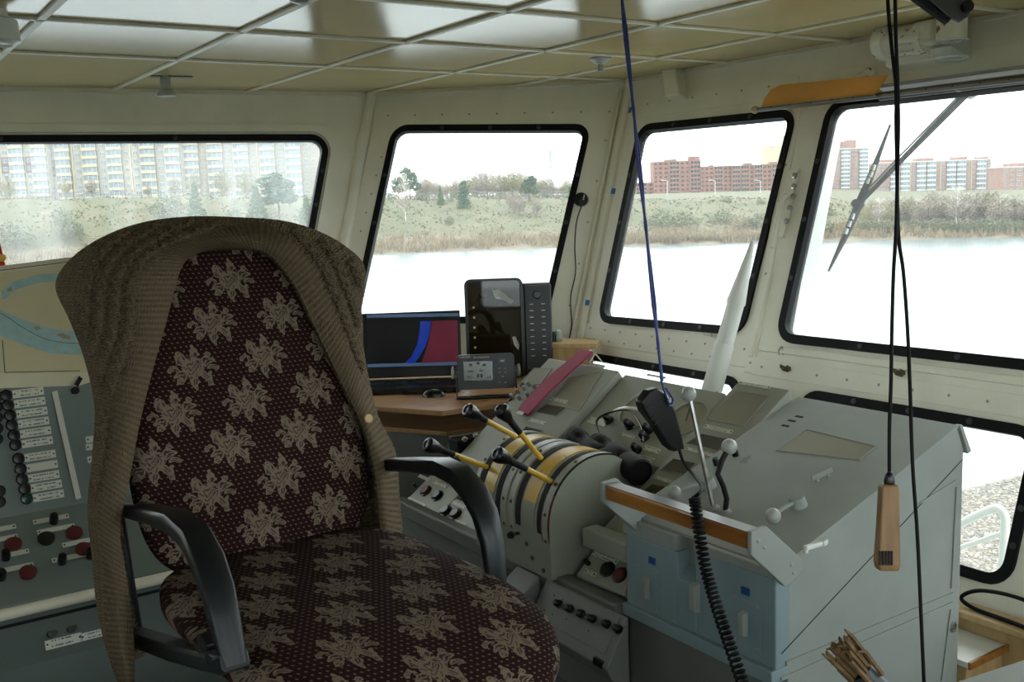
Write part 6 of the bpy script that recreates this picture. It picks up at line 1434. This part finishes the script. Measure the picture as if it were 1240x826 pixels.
def building(name, label, x0, x1, ybase, ytop, depth, floors, pattern, wall, win, balc, accents=(), accm='maroon', yaw=0., thick=14, roofbits=(), drop=3.):
    a, b = at(x0, ybase, depth), at(x1, ybase, depth); zt = at((x0 + x1) / 2, ytop, depth)[2]; zb = min(a[2], b[2])
    u = A3(b[0] - a[0], b[1] - a[1], 0); W = float(np.linalg.norm(u)); u = unit(u); nb = A3(-u[1], u[0], 0)
    if nb @ fw < 0: nb = -nb
    c = (A3(a[0], a[1], 0) + A3(b[0], b[1], 0)) / 2
    if yaw: u = u * math.cos(yaw) + nb * math.sin(yaw); nb = A3(-u[1], u[0], 0); nb = nb if nb @ fw > 0 else -nb
    o = c - u * W / 2; t = thing(name, label, 'building', c + A3(0, 0, zb)); FH = (zt - zb) / floors
    mb = MB(); mb.obox(c + nb * thick / 2 + A3(0, 0, (zb + zt) / 2 - drop / 2), u * W / 2, nb * thick / 2, A3(0, 0, (zt - zb + drop) / 2)); body = obj('wall', mb, M[wall], t)
    mb = MB(); mb.obox(c + nb * thick / 2 + A3(0, 0, zt + .25), u * (W / 2 + .2), nb * (thick / 2 + .2), A3(0, 0, .25)); rf = obj('roof', mb, M['wframe'] if wall != 'brick' else M['brick'], t)
    for f0, f1, hh in roofbits: mb = MB(); mb.obox(o + u * W * (f0 + f1) / 2 + nb * 4 + A3(0, 0, zt + hh / 2 + .4), u * W * (f1 - f0) / 2, nb * 3.5, A3(0, 0, hh / 2)); obj('roof_block', mb, M[wall], t)
    ws = {'W': 1., 'B': 2.1, 'N': .8, '|': .25, 'w': .8}; tot = sum(ws[q] for q in pattern); un = W / tot
    mw = winmesh(min(un * .62, 2.2), FH * .52, *win); mn = winmesh(un * .42, FH * .46, *win); mbal = balcmesh(un * 1.85, FH, *balc)
    x = 0.
    for ci, q in enumerate(pattern):
        xc = x + ws[q] * un / 2
        if q == '|':
            mb = MB(); mb.obox(o + u * xc - nb * .15 + A3(0, 0, (zb + zt) / 2), u * un * .08, nb * .15, A3(0, 0, (zt - zb) / 2)); obj('pilaster', mb, M['parapet'] if wall != 'brick' else M[wall], t); x += ws[q] * un; continue
        for f in range(floors):
            p = o + u * xc + A3(0, 0, zb + FH * (f + .5)); me = mbal if q == 'B' else (mw if q == 'W' else mn)
            if q in 'WNw' and f in accents and ci % 2 == 0:
                mb = MB(); mb.obox(p - nb * .03, u * ws[q] * un * .5, nb * .03, A3(0, 0, FH * .5)); obj('accent_panel', mb, M[accm], t)
            o_ = link('balcony' if q == 'B' else 'window', me, t); o_.matrix_basis = Matrix(((u[0], nb[0], 0, p[0]), (u[1], nb[1], 0, p[1]), (u[2], nb[2], 1, p[2] + (0 if q == 'B' else .1)), (0, 0, 0, 1)))
        x += ws[q] * un
    return t
PW, PBAL = ('wframe', 'pane'), ('parapet', 'pane')
building('apartment_block', 'pale apartment block with maroon panels, leftmost beyond the side window', -120, 62, 238, 143, 362, 10, 'NWBW|WBWNWB|WBNB', 'pale', PW, PBAL, (3, 4, 8))
building('apartment_block', 'pale apartment block with wide cream balconies in the middle of the side window', 64, 222, 238, 143, 366, 10, 'NB|WBWBN|WBWB', 'pale', PW, PBAL, (3, 4, 8), yaw=.04)
building('apartment_block', 'beige apartment block at the right end of the side window', 225, 386, 237, 146, 372, 10, 'BNBWBN|BWBWN', 'beige', PW, PBAL, (8,), yaw=.03)
DO = ('brick', 'shadefill')  # solid dark blocks; shade of the empty openings is put into their colour
building('brick_block', 'low end wing of the unfinished red brick block', 762, 792, 242, 222, 742, 4, 'WBW', 'brick', DO, DO, thick=20)
building('brick_block', 'tall stepped section of the unfinished red brick block', 792, 849, 242, 196, 738, 9, 'NWWBWNB', 'brick', DO, DO, roofbits=((.25, .5, 1.5), (.75, .98, 3)), thick=20)
building('brick_block', 'middle section of the unfinished red brick block', 849, 886, 242, 202, 736, 8, 'NWWBWN', 'brick', DO, DO, roofbits=((.3, .42, 1.),), thick=20)
building('brick_block', 'right section of the unfinished red brick block beside the window post', 886, 965, 242, 200, 734, 8, 'BBWBWWBNWB', 'brick', DO, DO, roofbits=((.2, .32, 1.5), (.6, .7, 1.5)), thick=20)
building('panel_tower', 'cream and red tower rising behind the brick block', 927, 958, 242, 177, 980, 5, 'wwW', 'parapet', ('parapet', 'parapet'), PBAL, thick=20, roofbits=((.7, .95, 9),))
WBAL = ('wframe', 'pane')
building('brick_tower', 'tall red brick tower with pale balcony stacks behind the wiper', 984, 1051, 246, 181, 620, 14, 'WBWNWBNWB', 'brick2', PW, WBAL, roofbits=((.08, .3, 3), (.42, .62, 4), (.62, .78, 5)), thick=18)
building('brick_terrace', 'long brick and white balcony block behind the riverside wood', 1062, 1197, 252, 196, 520, 10, 'WWNBB|WBBN|WBBW|NBW', 'brick2', PW, WBAL, roofbits=((.05, .2, 1.6), (.35, .5, 1.6), (.68, .8, 1.6), (.9, .98, 1.2)), yaw=-.05)
building('brick_terrace', 'brick end block at the right picture edge', 1213, 1300, 254, 202, 470, 9, 'wNW|WBWB', 'brick2', PW, WBAL, (0, 1, 2, 3), 'parapet', roofbits=((.1, .5, 1.6),))
building('distant_block', 'small pale distant block between the two brick terraces', 1192, 1214, 250, 222, 900, 7, 'NBN', 'pale', PW, WBAL)
def mast(label, x, y0, y1, depth, w):
    p, q = at(x, y0, depth), at(x, y1, depth); t = thing('lattice_mast', label, 'mast', A3(p[0], p[1], p[2])); h = q[2] - p[2]; mb = MB()
    for s in ((-1, -1), (1, -1), (1, 1), (-1, 1)): mb.tube([p + A3(s[0] * w, s[1] * w, 0), A3(p[0] + s[0] * w * .5, p[1] + s[1] * w * .5, p[2] + h)], .28, 4)
    obj('legs', mb, M['mast'], t); n = 16; mb = MB()
    for k in range(n):
        z0, z1 = p[2] + h * k / n, p[2] + h * (k + 1) / n; s = -1 if k % 2 else 1; mb.tube([(p[0] - w * .8 * s, p[1], z0), (p[0] + w * .8 * s, p[1], z1)], .2, 4); mb.tube([(p[0], p[1] - w * .8 * s, z0), (p[0], p[1] + w * .8 * s, z1)], .2, 4)
    obj('bracing', mb, M['mast'], t); return t
mast('thin lattice mast above the bare trees in the corner window', 668, 245, 183, 480, .7)
mast('pale crane mast behind the tall brick section', 800, 240, 152, 800, 1.0)
cr = mast('crane mast with a short jib above the middle brick section', 902, 240, 148, 800, 1.0); p = at(902, 160, 800); mb = MB(); mb.tube([p - rt * 6, p + rt * 5], .4, 4); mb.tube([p - rt * 4 + A3(0, 0, 2), p + rt * 3 + A3(0, 0, 2.5)], .3, 4); obj('jib', mb, M['mast'], cr)
for x, l in ((808, 'white street lamp before the tall brick section'), (866, 'white street lamp before the middle brick section'), (921, 'white street lamp before the right brick section')):
    p, q = at(x, 243, 420), at(x, 219, 420); t = thing('street_lamp', l, 'street lamp', p); mb = MB(); mb.tube([A3(p[0], p[1], p[2] - 1), q], .14, 6); obj('pole', mb, M['wframe'], t)
    mb = MB(); mb.tube([q, q - rt * 1.6 + A3(0, 0, .3)], .10, 5); mb.obox(q - rt * 2. + A3(0, 0, .3), rt * .6, fw * .2, A3(0, 0, .12)); obj('lamp_head', mb, M['wframe'], t)
p = ground_hit(550, 243)[0]; p = at(550, 240, 190); t = thing('blue_hut', 'small pale blue hut beside the dark conifer', 'hut', p - A3(0, 0, 1))
mb = MB(); mb.obox(p + A3(0, 0, .3), rt * .8, fw * .8, A3(0, 0, 1.3)); obj('wall', mb, M['cyan'], t); mb = MB(); mb.prism([p - rt * .95 - fw * .95 + A3(0, 0, 1.6), p + rt * .95 - fw * .95 + A3(0, 0, 1.6), p - fw * .95 + A3(0, 0, 2.3)], fw * 1.9); obj('roof', mb, M['greyflat'], t)
mb = MB(); mb.obox(p - fw * .82 + A3(0, 0, .1), rt * .25, fw * .03, A3(0, 0, .8)); obj('door', mb, M['wframe'], t)
def fence(label, x0, x1, dist):
    t = thing('bank_fence', label, 'fence', onZ((x0 + x1) / 2, 242, 1.)); pts = []
    for x in np.linspace(x0, x1, 26):
        r_ = ray(x, 240); az = math.atan2(r_[0], r_[1]); R_d = float(np.interp(az, azs, rws)) + dist; pts.append(A3(R_d * math.sin(az), R_d * math.cos(az), H(R_d, az)))
    t.matrix_world = Matrix.Translation(Vector(tuple(pts[0])))
    pm = MB(); pm.box(-.06, .06, -.06, .06, -.2, 1.3); me = mesh_of(pm, 'post', M['greyflat'])
    for p in pts: o_ = link('post', me, t); o_.matrix_basis = Matrix.Translation(Vector(tuple(p)))
    for hh in (.5, 1.1): mb = MB(); mb.tube([p + A3(0, 0, hh) for p in pts], .05, 4); obj('rail', mb, M['greyflat'], t)
fence('thin grey fence along the bank top below the apartment blocks', -60, 230, 48); fence('thin grey fence along the bank top behind the conifers', 505, 690, 47)
